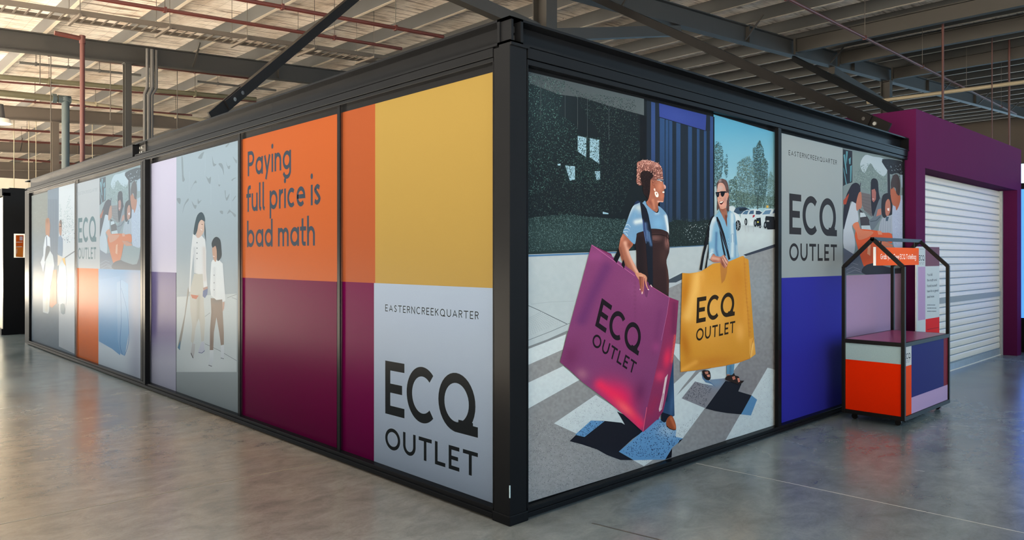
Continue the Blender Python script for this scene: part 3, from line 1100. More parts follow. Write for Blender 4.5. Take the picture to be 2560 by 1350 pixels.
def letters(pr, s, O, U, V, col, w=.17, track=.2):
    g = glyphs(w)
    tot = sum(g[c][0] for c in s) + track * (len(s) - 1)
    x = 0.0
    nrm = Vector((-pr.s.step, 0, 0)) if pr.s.axis == 'X' else Vector((0, -pr.s.step, 0))
    pr.s.k += 3
    for c in s:
        adv, strokes = g[c]
        for j, (cl, st) in enumerate(strokes):
            v, f = (st[:-1], [tuple(range(len(st) - 1))]) if cl == 3 else ribbon(st, w, cl == 1, cl == 0)
            if c in 'AKY' and cl == 2 or (c == 'R' and cl == 2):   # diagonals are cut level with cap line and baseline
                v = [(a, min(max(b, 0.0), 1.0)) for a, b in v]
            pr.tri3([O + U * ((x + a) / tot) + V * b + nrm * j for a, b in v], f, col)
        x += adv + track
def logo(pr, Opx, Upx, Vpx, O2, U2, V2, col, square=True):
    text(pr, 'ECQ', Opx, Upx, Vpx, col, .17, .07, square=square)
    text(pr, 'OUTLET', O2, U2, V2, col, .165, .2, square=square)
# ------------------------------------------------------------------ panels on the long side
def panel(name, face, px, py, label, group='advertising panels on the pavilion'):
    p = onX(px, py, REC) if face == 'X' else onY(px, py, REC)
    return thing(name, (p.x, p.y, ZB), label, 'advertising panel', group)
INK = (38, 40, 40)
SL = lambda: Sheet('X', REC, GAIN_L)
# --- panel by the corner: orange, plum, yellow, white logo
r = panel('advertising_panel', 'X', 1040, 1200, 'tall panel by the corner post with a yellow field over the black ECQ OUTLET logo')
s = SL()
ZY = onX(1085, 714, REC).z                  # level of the colour break
def rect(pr, x0, x1, za, zb, colr, sh=(), step=None):
    """upright rectangle on a long-side sheet between two pixel columns and two heights"""
    k = pr.s.k + 1
    y0, y1 = onX(x0, 700, REC).y, onX(x1, 700, REC).y
    def px(y, z):
        d = Vector((REC, y, z)) - CAM
        dep = d.x * CT + d.y * ST
        return (CX + F * (d.x * ST - d.y * CT) / dep, HY - F * d.z / dep)
    pr.poly([px(y0, zb), px(y1, zb), px(y1, za), px(y0, za)], colr, sh, step=step)
def rectR(pr, x0, x1, za, zb, colr, sh=(), step=None):
    a, b = onY(x0, 700, pr.s.pos).x, onY(x1, 700, pr.s.pos).x
    def px(x, z):
        d = Vector((x, pr.s.pos, z)) - CAM
        dep = d.x * CT + d.y * ST
        return (CX + F * (d.x * ST - d.y * CT) / dep, HY - F * d.z / dep)
    pr.poly([px(a, zb), px(b, zb), px(b, za), px(a, za)], colr, sh, step=step)
p = Print(s); rect(p, 849, 938, ZY, ZT, (176, 86, 46)); p.build('orange_field', M_PRINT_L, r)
p = Print(s); rect(p, 846, 938, ZB, ZY, (112, 6, 64)); p.build('plum_field', M_PRINT_L, r)
p = Print(s); rect(p, 938, 1236, ZY, ZT, (180, 142, 70)); p.build('yellow_field', M_PRINT_L, r)
p = Print(s); rect(p, 935, 1234, ZB, ZY, (172, 180, 190)); p.build('white_field', M_PRINT_L, r)
c = (930, 740, 2.871)
q = lambda a, b: (c[0] + a / c[2], c[1] + b / c[2])
p = Print(s)
text(p, 'EASTERN CREEK QUARTER'.replace(' ', ''), q(95, 109), q(765, 170), q(95, 60), INK, .125, .30)
p.build('small_lettering', M_PRINT_L, r)
p = Print(s)
logo(p, q(95, 842), q(760, 1018), q(95, 463), q(95, 1090), q(760, 1286), q(95, 937), INK)
p.build('logo_lettering', M_PRINT_L, r)

# --- orange over plum, "Paying full price is bad math"
r = panel('advertising_panel', 'X', 720, 1000, 'orange and plum panel reading Paying full price is bad math')
s = SL()
ZO = onX(720, 699, REC).z
p = Print(s); rect(p, 600, 843, ZO, ZT, (190, 92, 44)); p.build('orange_field', M_PRINT_L, r)
p = Print(s); rect(p, 597, 842, ZB, ZO, (106, 0, 56)); p.build('plum_field', M_PRINT_L, r)
c = (600, 350, 4.656)
p = Print(s)
T2 = (62, 70, 78)
text(p, 'Paying', q(90, 424), q(594, 372), q(90, 137), T2, .15, .13)
text(p, 'full price is', q(80, 838), q(934, 770), q(80, 540), T2, .15, .13)
text(p, 'bad math', q(82, 1248), q(872, 1238), q(82, 962), T2, .15, .13)
p.build('slogan_lettering', M_PRINT_L, r)
# ------------------------------------------------------------------ panels on the short side
# --- the big crossing photograph: two women with oversized shopping bags
r = panel('advertising_panel', 'Y', 1640, 1150, 'huge street photograph panel of two women carrying purple and yellow shopping bags')
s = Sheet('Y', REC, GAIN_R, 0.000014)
g = Print(s)
# sky, ground
g.poly([(1784, 286), (1947, 334), (1947, 600), (1784, 600)], (82, 150, 182), [('g', 1860, 320, 1870, 560, (150, 188, 198))], step=14)
g.poly([(1316.5, 632), (1560, 626), (1690, 616), (1800, 600), (1800, 560), (1947, 560), (1947, 1064), (1316.5, 1257)], (160, 176, 184),
       [('b', 1400, 700, 120, 90, 0, (150, 168, 178), .7), ('b', 1880, 590, 120, 30, 0, (178, 196, 202), .8), ('n', .03, 3)], step=9)
# asphalt
g.poly([(1947, 607), (1866, 641), (1790, 668), (1705, 706), (1600, 752), (1500, 800), (1418, 828), (1316.5, 872), (1316.5, 1257), (1947, 1064)], (128, 134, 138),
       [('b', 1400, 1180, 160, 80, -15, (138, 144, 148), .8), ('b', 1850, 980, 120, 130, 0, (120, 122, 128), .9), ('b', 1880, 720, 100, 80, 0, (132, 144, 152), .8), ('n', .10, 5)], step=5)
g.scatter([(1318, 1040), (1430, 1060), (1560, 1150), (1640, 1155), (1318, 1252)], 1500, .6, 1.3, [(100, 106, 110), (156, 162, 166), (88, 94, 100)], aspect=1.3, seed=5)
# kerb
g.poly('295,1338 628,1226 632,1256 318,1352', (52, 60, 74), crop=K_)
g.poly([(1671, 707), (1672, 699), (1706, 682), (1706, 698), (1690, 706)], (60, 72, 84))
g.line([(1672, 697), (1706, 679)], 1.6, (170, 186, 192))
# gutter, tactile paving
g.line('22,547 120,590 365,710', 1.6, (84, 94, 100), crop=L_)
g.line('22,851 230,770 385,702', 1.2, (96, 106, 112), crop=L_)
g.poly('22,904 200,838 365,764 365,783 200,858 22,922', (112, 122, 128), crop=L_)
for i in range(15):
    for j in range(11):
        u, v = i / 14, j / 10
        x = 24 + (150 - 24) * u + (40 - 24) * v * (1 - u) + (300 - 150 - 0) * v * u
        y = (668 + (605 - 668) * u) * (1 - v) + (806 + (690 - 806) * u) * v
        g.poly([(L_[0] + (x + a) / L_[2], L_[1] + (y + b) / L_[2]) for a, b in ((-5, 0), (0, 4), (5, 0), (0, -1))], (136, 150, 158))
        s.k -= 1
s.k += 1
g.line('60,542 230,522 420,516', .9, (140, 154, 162), crop=L_)
# zebra bars
ZW = (180, 197, 204)
zsh = [('n', .05, 9)]
g.poly('22,926 355,796 328,924 22,1060', ZW, zsh, crop=L_, step=6)
g.poly('22,215 358,55 505,182 22,452', ZW, zsh, crop=M_, step=6)
g.poly('274,578 655,318 870,458 1000,560 700,780 480,672', ZW, zsh, crop=M_, step=6)
g.poly('1372,345 1600,110 1745,62 1985,-10 1978,12 1650,440 1442,722 1094,968 998,915 1200,700', ZW, zsh, crop=M_, step=6)
g.poly('2222,70 2322,96 2322,592 1838,732 1975,492', ZW, zsh, crop=M_, step=6)
g.poly([(1684, 884), (1684, 858), (1702, 861), (1702, 906)], ZW)
g.poly([(1684, 960), (1684, 1000), (1706, 968), (1752, 912), (1730, 918)], (176, 193, 200))
g.scatter('300,580 650,335 850,470 500,660', 260, .5, 1.1, [(140, 156, 162), (120, 132, 138)], crop=M_, aspect=1.4, seed=11)
g.scatter('1390,640 1640,440 1450,710 1120,950 1010,915', 260, .5, 1.2, [(130, 144, 150), (110, 122, 128)], crop=M_, aspect=1.4, seed=12)
g.scatter('2222,90 2310,110 2310,580 1860,710', 260, .5, 1.0, [(150, 164, 170), (140, 150, 156)], crop=M_, aspect=1.4, seed=13)
# cast shadows printed in the photograph
DK = (28, 31, 40)
BL = (88, 138, 184)
g.poly('416,740 610,552 740,556 890,572 920,590 880,520 848,470 960,520 1085,655 990,720 865,836 1000,914 880,912 760,868 665,815 530,770', DK, [('b', 1500, 1160, 60, 30, 0, (36, 40, 50), .8)], crop=M_, step=7)
g.poly('465,682 612,552 735,558 552,702', BL, crop=M_)
g.poly('865,836 1085,648 1232,528 1390,640 1382,700 1452,716 1352,800 1288,908 1002,914 960,890', BL, [('b', 1672, 1075, 26, 16, 0, (150, 178, 200), .8)], crop=M_, step=7)
g.poly('1288,908 1352,804 1346,888', (20, 22, 30), crop=M_)
g.poly('1452,716 1400,770 1420,730', (20, 22, 30), crop=M_)
g.scatter('900,836 1090,670 1240,550 1380,660 1420,730 1340,800 1280,890 980,890', 420, .7, 2.0, [(44, 74, 110), (30, 46, 74), (60, 100, 140)], crop=M_, aspect=1.5, seed=14)
g.scatter('475,680 612,560 725,560 552,696', 90, .7, 1.6, [(44, 74, 110), (30, 46, 74)], crop=M_, aspect=1.5, seed=15)
g.poly('1438,350 1560,195 1630,215 1725,232 1690,180 1840,166 1850,190 1655,440', (116, 120, 130), [('b', 1790, 955, 22, 14, 0, (104, 134, 164), .9)], crop=M_, step=6)
g.poly('1655,442 1838,190 1985,216 1955,286 2076,322 1980,496 1850,484 1742,465', DK, crop=M_)
g.poly('2076,322 2126,362 2070,506 1980,496', (82, 130, 172), crop=M_)
g.scatter('1450,345 1560,205 1720,240 1650,420', 260, .6, 1.5, [(70, 74, 84), (52, 56, 66)], crop=M_, aspect=1.5, seed=16)
g.poly([(1754, 934), (1756, 946), (1764, 956), (1778, 960), (1790, 968), (1772, 950), (1766, 936)], (84, 116, 150))
# dark building with climbing plants
g.poly([(1316.5, 179), (1612, 252), (1620, 256), (1620, 600), (1700, 612), (1690, 618), (1560, 628), (1316.5, 636)], (27, 34, 39), [('b', 1360, 260, 60, 90, 0, (34, 46, 52), .7)], step=16)
g.poly('30,26 862,222 862,340 620,275 420,212 250,190 120,140 40,110', (58, 68, 74), [('g', 1320, 190, 1600, 280, (72, 84, 90))], crop=I_, step=14)
g.scatter('30,32 300,100 260,330 380,420 380,820 240,760 120,900 22,930', 3400, .8, 1.9, [(40, 62, 64), (54, 84, 84), (32, 50, 52), (80, 116, 114), (28, 40, 42), (34, 52, 54)], crop=I_, seed=21)
g.scatter('300,110 420,180 560,190 800,230 820,360 830,640 700,1040 20,1060 22,900 200,760 380,800 380,480 560,500', 6500, .8, 1.8, [(36, 50, 52), (48, 68, 68), (30, 42, 46), (24, 32, 36), (66, 90, 88), (32, 44, 48)], crop=I_, seed=22)
for w in ('386,488 448,500 446,640 386,600', '472,504 540,516 540,690 500,660 472,640', '296,700 366,706 366,800 330,810', '508,742 546,740 546,800 520,806', '240,690 262,686 262,700 244,700', '566,1032 606,1042 606,1050 566,1048'):
    g.poly(w, (128, 166, 186), crop=I_)
g.scatter('380,490 550,500 550,830 290,830 290,700 380,690', 1500, .8, 2.0, [(30, 44, 48), (40, 62, 64), (26, 36, 40), (60, 88, 86), (34, 52, 54)], crop=I_, seed=23)
for x, y0, y1 in ((455, 160, 520), (295, 160, 360), (120, 130, 350), (385, 180, 440), (610, 260, 520)):
    g.line([(I_[0] + x / I_[2], I_[1] + y0 / I_[2]), (I_[0] + x / I_[2], I_[1] + y1 / I_[2])], .9, (62, 74, 80))
g.poly('834,340 884,345 884,700 834,690', (24, 28, 33), crop=I_)
# clipped hedge
g.poly('20,1078 150,1066 300,1052 460,1072 620,1082 760,1090 790,1310 20,1338', (34, 48, 50), [('b', 1400, 590, 90, 30, 0, (46, 64, 66), .7)], crop=I_, step=10)
g.scatter('20,1080 150,1060 300,1046 460,1066 620,1078 760,1088 770,1290 20,1320', 6500, .7, 1.6, [(66, 92, 96), (50, 72, 76), (40, 58, 62), (86, 116, 118), (34, 48, 50)], crop=I_, ang=60, seed=24)
g.poly([(1316.5, 637.5), (1420, 634), (1560, 629), (1560, 632), (1420, 638), (1316.5, 642)], (72, 114, 156))
# blue clad building
g.poly('55,70 612,205 612,1080 240,1080 55,700', (31, 40, 51), crop=J_)
bars = ((92, 125, 0), (163, 203, 1), (209, 234, 1), (239, 266, 1), (299, 333, 1), (396, 428, 1), (468, 490, 1), (526, 547, 1), (576, 602, 0))
for x0, x1, inner in bars:
    f = (lambda x: 207 + (x - 160) * .297) if inner else (lambda x: 72 + (x - 55) * .243)
    xx = [J_[0] + v / J_[2] for v in (x0, x1)]
    yy = [J_[1] + f(v) / J_[2] for v in (x0, x1)]
    g.poly([(xx[0], yy[0]), (xx[1], yy[1]), (xx[1], 566), (xx[0], 566)], (46, 68, 116) if not inner else (42, 68, 108), [('g', xx[0], 330, xx[0], 560, (40, 56, 78))], step=12)
g.poly('157,92 546,190 540,320 160,205', (46, 62, 130), [('b', 1690, 290, 50, 20, 14, (52, 70, 140), .7)], crop=J_, step=10)
g.line('160,207 540,320', 1.6, (24, 30, 44), crop=J_)
g.poly('546,190 578,198 578,320 540,320', (30, 38, 50), crop=J_)
g.poly('603,203 613,206 613,1000 603,1000', (22, 28, 36), crop=J_)
# shrubs at its foot, low wall
g.poly('230,1080 300,1050 420,1070 560,1050 600,1090 600,1240 540,1264 245,1284', (32, 42, 44), crop=J_)
g.scatter('235,1040 300,1020 420,1050 560,1030 600,1090 590,1240 540,1262 245,1280', 1100, .8, 2.4, [(44, 60, 62), (58, 78, 78), (36, 50, 52), (30, 38, 40)], crop=J_, ang=75, seed=26, aspect=3.2)
g.scatter('330,1100 560,1080 590,1220 400,1250', 60, .7, 1.3, [(176, 192, 196), (150, 170, 174)], crop=J_, aspect=1.2, seed=27)
g.line([(1672, 618.5), (1764, 614)], 2.0, (74, 108, 142))
# post, trees, car park on the right
g.poly([(1786, 466), (1792, 468), (1792, 545), (1786, 535)], (150, 172, 178))
TRC = [(52, 78, 84), (66, 94, 96), (44, 66, 72), (88, 116, 112), (38, 56, 62)]
g.scatter('22,300 45,276 78,290 102,340 106,450 98,560 80,640 22,700', 620, .8, 2.2, TRC, crop=K_, seed=31)
g.scatter('110,480 138,395 150,460 148,600 135,620 118,560', 150, .8, 1.9, TRC, crop=K_, seed=32)
g.scatter('236,480 290,436 350,410 388,480 402,640 408,890 230,890 236,620', 1800, .8, 2.1, [(76, 102, 104), (92, 120, 118), (60, 84, 88), (104, 132, 126)], crop=K_, seed=33)
g.scatter('386,340 412,330 448,265 478,330 492,420 526,480 522,620 506,780 480,830 440,880 408,880 398,620 386,420', 2200, .8, 2.1, TRC, crop=K_, seed=34)
g.scatter('518,640 555,548 586,640 590,740 610,760 612,880 520,884', 640, .8, 2.0, [(104, 136, 138), (92, 122, 122), (76, 106, 108)], crop=K_, seed=35)
g.scatter('160,640 230,600 240,740 400,780 600,800 612,900 160,900', 1700, .9, 2.2, [(80, 106, 100), (62, 86, 84), (104, 130, 118), (50, 72, 74)], crop=K_, seed=36)
g.line('430,780 428,930', 1.8, (44, 54, 58), crop=K_)
g.poly('510,876 530,876 530,900 510,900', (188, 160, 76), crop=K_)
CLIP6 = (onY(1317.5, 650, REC).x, onY(1946.5, 650, REC).x, ZB + .001, ZT + .02)
g.build('street_scene', M_PRINT_R, r, CLIP6)
# parked cars
cars = Print(s)
CW, CS, CD, CG = (178, 196, 204), (136, 154, 166), (30, 36, 44), (70, 104, 134)
cars.poly('160,884 200,880 220,900 215,930 160,940', CW, crop=K_)
cars.poly('206,930 222,900 258,890 310,892 350,912 356,950 206,960', (52, 74, 96), crop=K_)
cars.poly('250,905 310,898 345,915 300,925 262,932', (30, 40, 52), crop=K_)
cars.poly('268,962 300,930 330,916 350,920 352,1060 268,1060', CW, crop=K_)
cars.poly('282,958 310,928 345,922 330,960', CG, crop=K_)
cars.poly('328,990 336,950 360,918 400,910 440,916 476,940 486,990 470,1070 330,1066', CW, [('b', 1885, 560, 14, 9, 0, (206, 220, 226), .7)], crop=K_, step=3)
cars.poly('344,958 360,925 392,922 392,956', (60, 88, 116), crop=K_)
cars.poly('410,960 412,926 444,926 472,944 466,962', (44, 62, 84), crop=K_)
cars.poly('382,968 404,964 398,984 380,992', (150, 46, 60), crop=K_)
cars.poly('420,1000 446,962 478,940 500,914 556,908 584,918 584,1050 430,1076', CW, crop=K_)
cars.poly('470,962 500,924 556,918 540,958', (86, 122, 152), crop=K_)
cars.poly('416,996 456,990 462,1060 424,1076 412,1040', CD, crop=K_)
cars.poly('424,1026 438,1026 438,1038 424,1038', (206, 200, 90), crop=K_)
cars.poly('500,980 560,950 580,910 625,900 625,1090 520,1100 500,1040', (164, 182, 192), crop=K_)
cars.poly('566,950 584,914 625,908 625,946', (60, 84, 112), crop=K_)
cars.poly('498,1000 505,976 586,982 590,1016 625,1020 625,1100 520,1102 502,1060', (32, 36, 42), crop=K_)
cars.poly('512,1016 536,1016 536,1030 512,1030', (150, 158, 160), crop=K_)
for x, y, rx, ry in ((318, 1030, 14, 34), (406, 1042, 15, 36), (500, 1060, 14, 34), (604, 1078, 14, 36), (452, 1072, 10, 18)):
    cars.poly([(K_[0] + (x + rx * math.cos(a)) / K_[2], K_[1] + (y + ry * math.sin(a)) / K_[2]) for a in [i * math.pi / 7 for i in range(14)]], (28, 31, 36))
    cars.poly([(K_[0] + (x + rx * .5 * math.cos(a)) / K_[2], K_[1] + (y + ry * .5 * math.sin(a)) / K_[2]) for a in [i * math.pi / 5 for i in range(10)]], (112, 124, 132))
cars.poly('160,935 210,940 250,962 272,1000 276,1090 236,1106 160,1100', CW, [('b', 1838, 545, 14, 10, 0, (200, 214, 220), .8)], crop=K_, step=3)
cars.poly([(K_[0] + (244 + 26 * math.cos(a)) / K_[2], K_[1] + (1064 + 50 * math.sin(a)) / K_[2]) for a in [i * math.pi / 9 for i in range(18)]], (30, 33, 38))
for i in range(7):
    a = i * 2 * math.pi / 7
    cars.line([(K_[0] + 246 / K_[2], K_[1] + 1064 / K_[2]), (K_[0] + (246 + 18 * math.cos(a)) / K_[2], K_[1] + (1064 + 38 * math.sin(a)) / K_[2])], 1.0, (140, 152, 160))
for x in (238, 312, 342, 388):
    cars.line([(K_[0] + x / K_[2], K_[1] + 1010 / K_[2]), (K_[0] + x / K_[2], K_[1] + 1124 / K_[2])], .7, (150, 160, 166))
cars.build('printed_cars', M_PRINT_R, r, CLIP6)

# ---- first woman
SKIN, SKD, SKL = (146, 94, 76), (98, 58, 48), (206, 160, 142)
w1 = thing('printed_person', r.location, 'woman', 'print')
for kk in ('label', 'category'):
    del w1[kk]
w1.parent = r
w1.location = (0, 0, 0)
w1['label'] = 'woman in white tee and brown overalls with curly hair'
p = Print(s)
# trouser leg, boot
p.poly('1235,120 1212,300 1180,470 1140,640 1115,780 1112,880 1165,890 1250,840 1245,640 1240,420 1238,200', (40, 66, 100), [('l', [(1672, 880), (1664, 1000)], 5, (22, 32, 50), .9), ('b', 1680, 1010, 5, 34, 6, (58, 92, 132), .8)], crop=E_, step=3)
p.poly('1110,800 1110,890 1140,912 1160,905 1165,880 1230,840 1200,830', (24, 30, 42), crop=E_)
p.poly('1168,880 1200,842 1228,848 1255,905 1267,960 1262,990 1238,990 1190,970 1165,940', (128, 68, 44), [('l', [(1678, 1045), (1688, 1068)], 4, (176, 100, 66), .8)], smooth=4, crop=E_, step=2.5)
p.line('1166,945 1195,974 1240,992 1264,988', 1.4, (36, 22, 20), crop=E_)
p.build('leg', M_PRINT_R, w1)
p = Print(s)
# torso: overalls
p.poly('530,790 660,740 760,690 870,682 960,690 1080,710 1185,770 1198,800 1190,900 1205,1000 1215,1100 1205,1190 1170,1290 1150,1350 1150,1420 1180,1560 1205,1790 1200,1960 1190,2200 900,2120 760,1990 560,1700 520,1500 515,1200 495,1000', (48, 36, 38),
       [('b', 1638, 595, 14, 7, 0, (112, 84, 82), .75), ('b', 1668, 607, 5, 12, 0, (150, 108, 104), .8), ('b', 1660, 640, 12, 24, 0, (70, 52, 50), .6), ('l', [(1600, 600), (1604, 720)], 12, (30, 28, 32), .8), ('l', [(1669, 660), (1672, 730)], 4, (84, 58, 52), .6)], crop=B, step=4)
p.line('845,820 930,815 1040,820 1150,850 1185,905', 1.6, (26, 20, 22), crop=B)
p.line('860,940 930,962 960,955', 1.0, (40, 28, 30), crop=B)
p.line('1150,770 1155,960 1165,1060', 1.1, (30, 22, 24), crop=B)
p.build('overalls', M_PRINT_R, w1)
p = Print(s)
# tee
p.poly('635,150 690,100 715,130 730,180 800,250 880,320 940,355 975,340 985,280 968,205 1050,260 1130,350 1175,440 1190,560 1200,700 1200,830 1185,770 1080,715 960,692 830,688 760,700 660,740 530,785 515,850 490,1000 450,1005 400,960 300,850 232,765 260,680 300,580 350,430 400,300 450,210 520,160 580,140', (100, 142, 178),
       [('l', [(1543, 580), (1562, 545), (1580, 515)], 6, (186, 206, 216), .9), ('l', [(1590, 555), (1606, 552)], 6, (196, 212, 216), .9), ('l', [(1664, 540), (1670, 570), (1671, 585)], 3.2, (205, 218, 222), .95), ('b', 1598, 520, 12, 10, 30, (172, 190, 196), .9),
        ('l', [(1578, 590), (1584, 605)], 4, (100, 146, 186), .7), ('l', [(1585, 545), (1592, 528)], 4, (104, 150, 186), .6), ('b', 1645, 560, 14, 18, 0, (112, 164, 202), .8), ('l', [(1640, 534), (1645, 533)], 3, (168, 194, 214), .6)], smooth=3, crop=B, step=3)
for q_ in ('240,755 300,745 345,760', '262,690 320,680 370,720', '290,620 340,600 390,660', '330,840 300,800 270,770'):
    p.line(q_, 1.3, (196, 214, 222), crop=B, w2=.4, smooth=3)
p.build('tee', M_PRINT_R, w1)
p = Print(s)
# arm and hand
p.poly('235,795 300,850 400,960 445,1005 430,1050 380,1110 355,1145 390,1260 440,1370 500,1480 560,1600 590,1660 640,1690 700,1720 735,1770 735,1810 725,1845 690,1860 630,1840 580,1850 530,1790 480,1760 410,1700 330,1600 260,1480 210,1360 165,1230 145,1130 150,1050 180,900 205,850', SKIN,
       [('l', [(1563, 607), (1572, 635), (1585, 665), (1596, 686)], 4.5, SKL, .9), ('l', [(1550, 620), (1558, 650), (1572, 678)], 3.5, SKD, .6), ('b', 1573, 612, 6, 8, 30, (120, 66, 50), .8), ('b', 1555, 595, 5, 9, 20, (188, 126, 104), .6), ('b', 1606, 696, 7, 4, 30, (206, 160, 136), .7)], smooth=3, crop=B, step=2.6)
for q_, c_ in (('585,770 585,860 600,960 600,1040 590,1050', (128, 74, 60)), ('615,770 622,880 625,1000 625,1100 640,1140', (150, 90, 74)), ('650,770 660,880 662,980 655,1060 645,1135', (170, 106, 90)), ('700,800 715,900 735,980 770,1050', (190, 132, 114))):
    p.line(q_, 3.6, c_, crop=C_, w2=1.9, smooth=4)
for q_ in ('638,1090 632,1140', '752,1040 782,1052', '590,1030 592,1055', '815,945 845,990'):
    p.line(q_, 1.9, (226, 204, 208), crop=C_)
for q_ in ('605,780 608,960', '640,790 642,990', '685,800 690,930'):
    p.line(q_, .9, (92, 50, 42), crop=C_, smooth=3)
p.build('arm', M_PRINT_R, w1)
p = Print(s)
# neck and face
p.poly('595,620 720,600 860,600 895,660 900,720 935,760 942,800 930,830 895,835 905,860 900,880 912,900 910,920 895,925 905,960 905,1000 895,1060 892,1110 870,1130 820,1125 785,1135 765,1180 770,1260 760,1320 735,1352 690,1335 620,1290 540,1210 500,1130 540,1080 570,980 575,900 585,800', (148, 96, 78),
       [('l', [(1625, 505), (1640, 520)], 5, (126, 74, 60), .8), ('l', [(1632, 500), (1636, 520)], 3, (190, 134, 110), .6), ('b', 1650, 466, 7, 12, 10, (190, 126, 100), .7), ('b', 1655, 490, 5, 8, 0, (184, 116, 90), .6), ('b', 1630, 470, 5, 12, 0, (140, 84, 66), .7), ('l', [(1645, 504), (1657, 505)], 1.6, (226, 190, 180), .8), ('l', [(1662, 463), (1664, 470)], 2.5, (214, 176, 170), .8)], smooth=3, crop=A, step=2)
p.poly('865,885 900,872 915,890 912,915 895,930 870,925', (62, 28, 30), crop=A)
p.poly('865,890 905,885 912,908 895,922 868,918', (232, 230, 224), crop=A)
p.line('868,928 890,936 908,926', 1.0, (150, 80, 78), crop=A)
p.poly('690,910 715,892 750,905 775,950 775,995 755,1018 725,1010 700,965', (222, 226, 222), smooth=4, crop=A)
p.poly('722,918 745,925 742,955 728,965', (170, 104, 84), smooth=3, crop=A)
p.poly('668,835 690,815 706,845 704,878 685,875', (226, 196, 186), smooth=3, crop=A)
p.line('640,700 660,760 690,760 700,820', 1.4, (126, 72, 56), crop=A, smooth=3)
p.build('face', M_PRINT_R, w1)
p = Print(s)
# hair
p.poly('300,230 350,205 420,190 480,175 560,190 620,200 680,225 760,245 820,310 860,380 870,450 870,520 890,590 850,600 780,610 720,640 680,640 595,625 590,760 585,900 570,980 545,1070 500,1000 450,930 430,840 415,740 350,760 290,710 275,640 290,560 285,470 295,380 290,300', (112, 76, 70),
       [('l', [(1605, 440), (1612, 470), (1618, 490)], 8, (30, 26, 28), .98), ('b', 1612, 436, 10, 8, 0, (36, 28, 28), .9), ('b', 1632, 432, 5, 7, 0, (40, 30, 30), .8), ('b', 1597, 440, 4, 16, 0, (120, 86, 76), .6), ('l', [(1594, 410), (1620, 405), (1645, 414)], 6, (160, 116, 108), .7)], smooth=2, crop=A, step=2.5)
p.poly('385,450 440,425 560,432 640,445 652,560 600,622 592,760 585,900 565,985 545,1065 500,1000 445,905 425,790 405,700 368,600', (36, 29, 31), smooth=3, crop=A)
HC = [(206, 160, 148), (176, 126, 116), (96, 62, 58), (60, 40, 40), (150, 104, 96), (224, 188, 176)]
p.scatter('298,225 420,185 560,185 690,215 830,310 870,450 870,590 690,600 650,520 560,420 440,420 360,480 370,740 290,700 285,480', 420, .9, 1.9, HC, crop=A, aspect=1.8, seed=41)
p.scatter('400,160 560,170 680,200 790,240 760,260 420,210', 40, .6, 1.3, [(206, 176, 168), (176, 150, 146)], crop=A, aspect=2.2, seed=42)
p.scatter('400,430 590,430 590,760 560,960 440,820 400,700', 120, .8, 1.8, [(26, 22, 24), (44, 34, 34), (60, 46, 44), (36, 30, 32)], crop=A, aspect=2, seed=43)
p.scatter('600,630 720,640 740,700 690,740 640,720', 26, .8, 1.6, [(90, 54, 48), (150, 96, 84), (60, 36, 34)], crop=A, aspect=2, seed=44)
p.build('hair', M_PRINT_R, w1)
p = Print(s)
p.poly('750,610 800,600 880,620 905,635 903,690 895,745 885,700 870,660 800,650 745,645', (34, 44, 62), crop=A)
p.line('745,630 800,640 850,668', 1.3, (206, 210, 214), crop=A)
p.line('770,605 850,628 890,630', 1.0, (190, 200, 210), crop=A)
p.line('893,660 893,735', 1.0, (104, 148, 188), crop=A)
p.build('sunglasses', M_PRINT_R, w1)

# ---- purple bag (in front of the woman's hip, behind her hand)
def part(nm, par=None):
    return Print(s), nm, par or r
bag = thing('printed_bag', r.location, 'bag', 'print')
for kk in ('label', 'category'):
    del bag[kk]
bag.parent = r
bag.location = (0, 0, 0)
bag['label'] = 'oversized purple shopping bag with black logo'
p = Print(s)
p.poly('375,48 470,95 582,146 602,190 725,305 690,300 600,230', (96, 38, 74), [('b', 1525, 640, 12, 10, 30, (120, 46, 88), .7)], crop=D_, step=4)
p.poly('1195,605 1294,640 1262,1000 1230,1130 1200,1350 1190,1440 1080,1900 1055,1880', (112, 48, 86), crop=D_)
p.poly([(1673, 743), (1696.5, 752), (1690, 845), (1680, 920), (1668, 985), (1658, 1028), (1645, 1047), (1608, 1080), (1614, 1020), (1628, 960), (1650, 860)], (124, 48, 88),
       [('l', [(1686, 760), (1684, 830)], 8, (98, 42, 78), .8), ('b', 1668, 895, 9, 24, 8, (206, 46, 84), .9), ('b', 1650, 940, 12, 14, 20, (200, 60, 100), .7), ('l', [(1625, 1030), (1640, 1000)], 10, (140, 44, 80), .6), ('l', [(1688, 840), (1680, 905)], 2.5, (206, 84, 76), .9)], step=4)
p.poly('1150,440 1180,400 1155,540 1135,680 1118,770 1090,800 1085,770 1120,620', (196, 182, 190), [('l', [(1658, 985), (1654, 1020)], 2, (150, 100, 130), .8)], crop=E_, step=3)
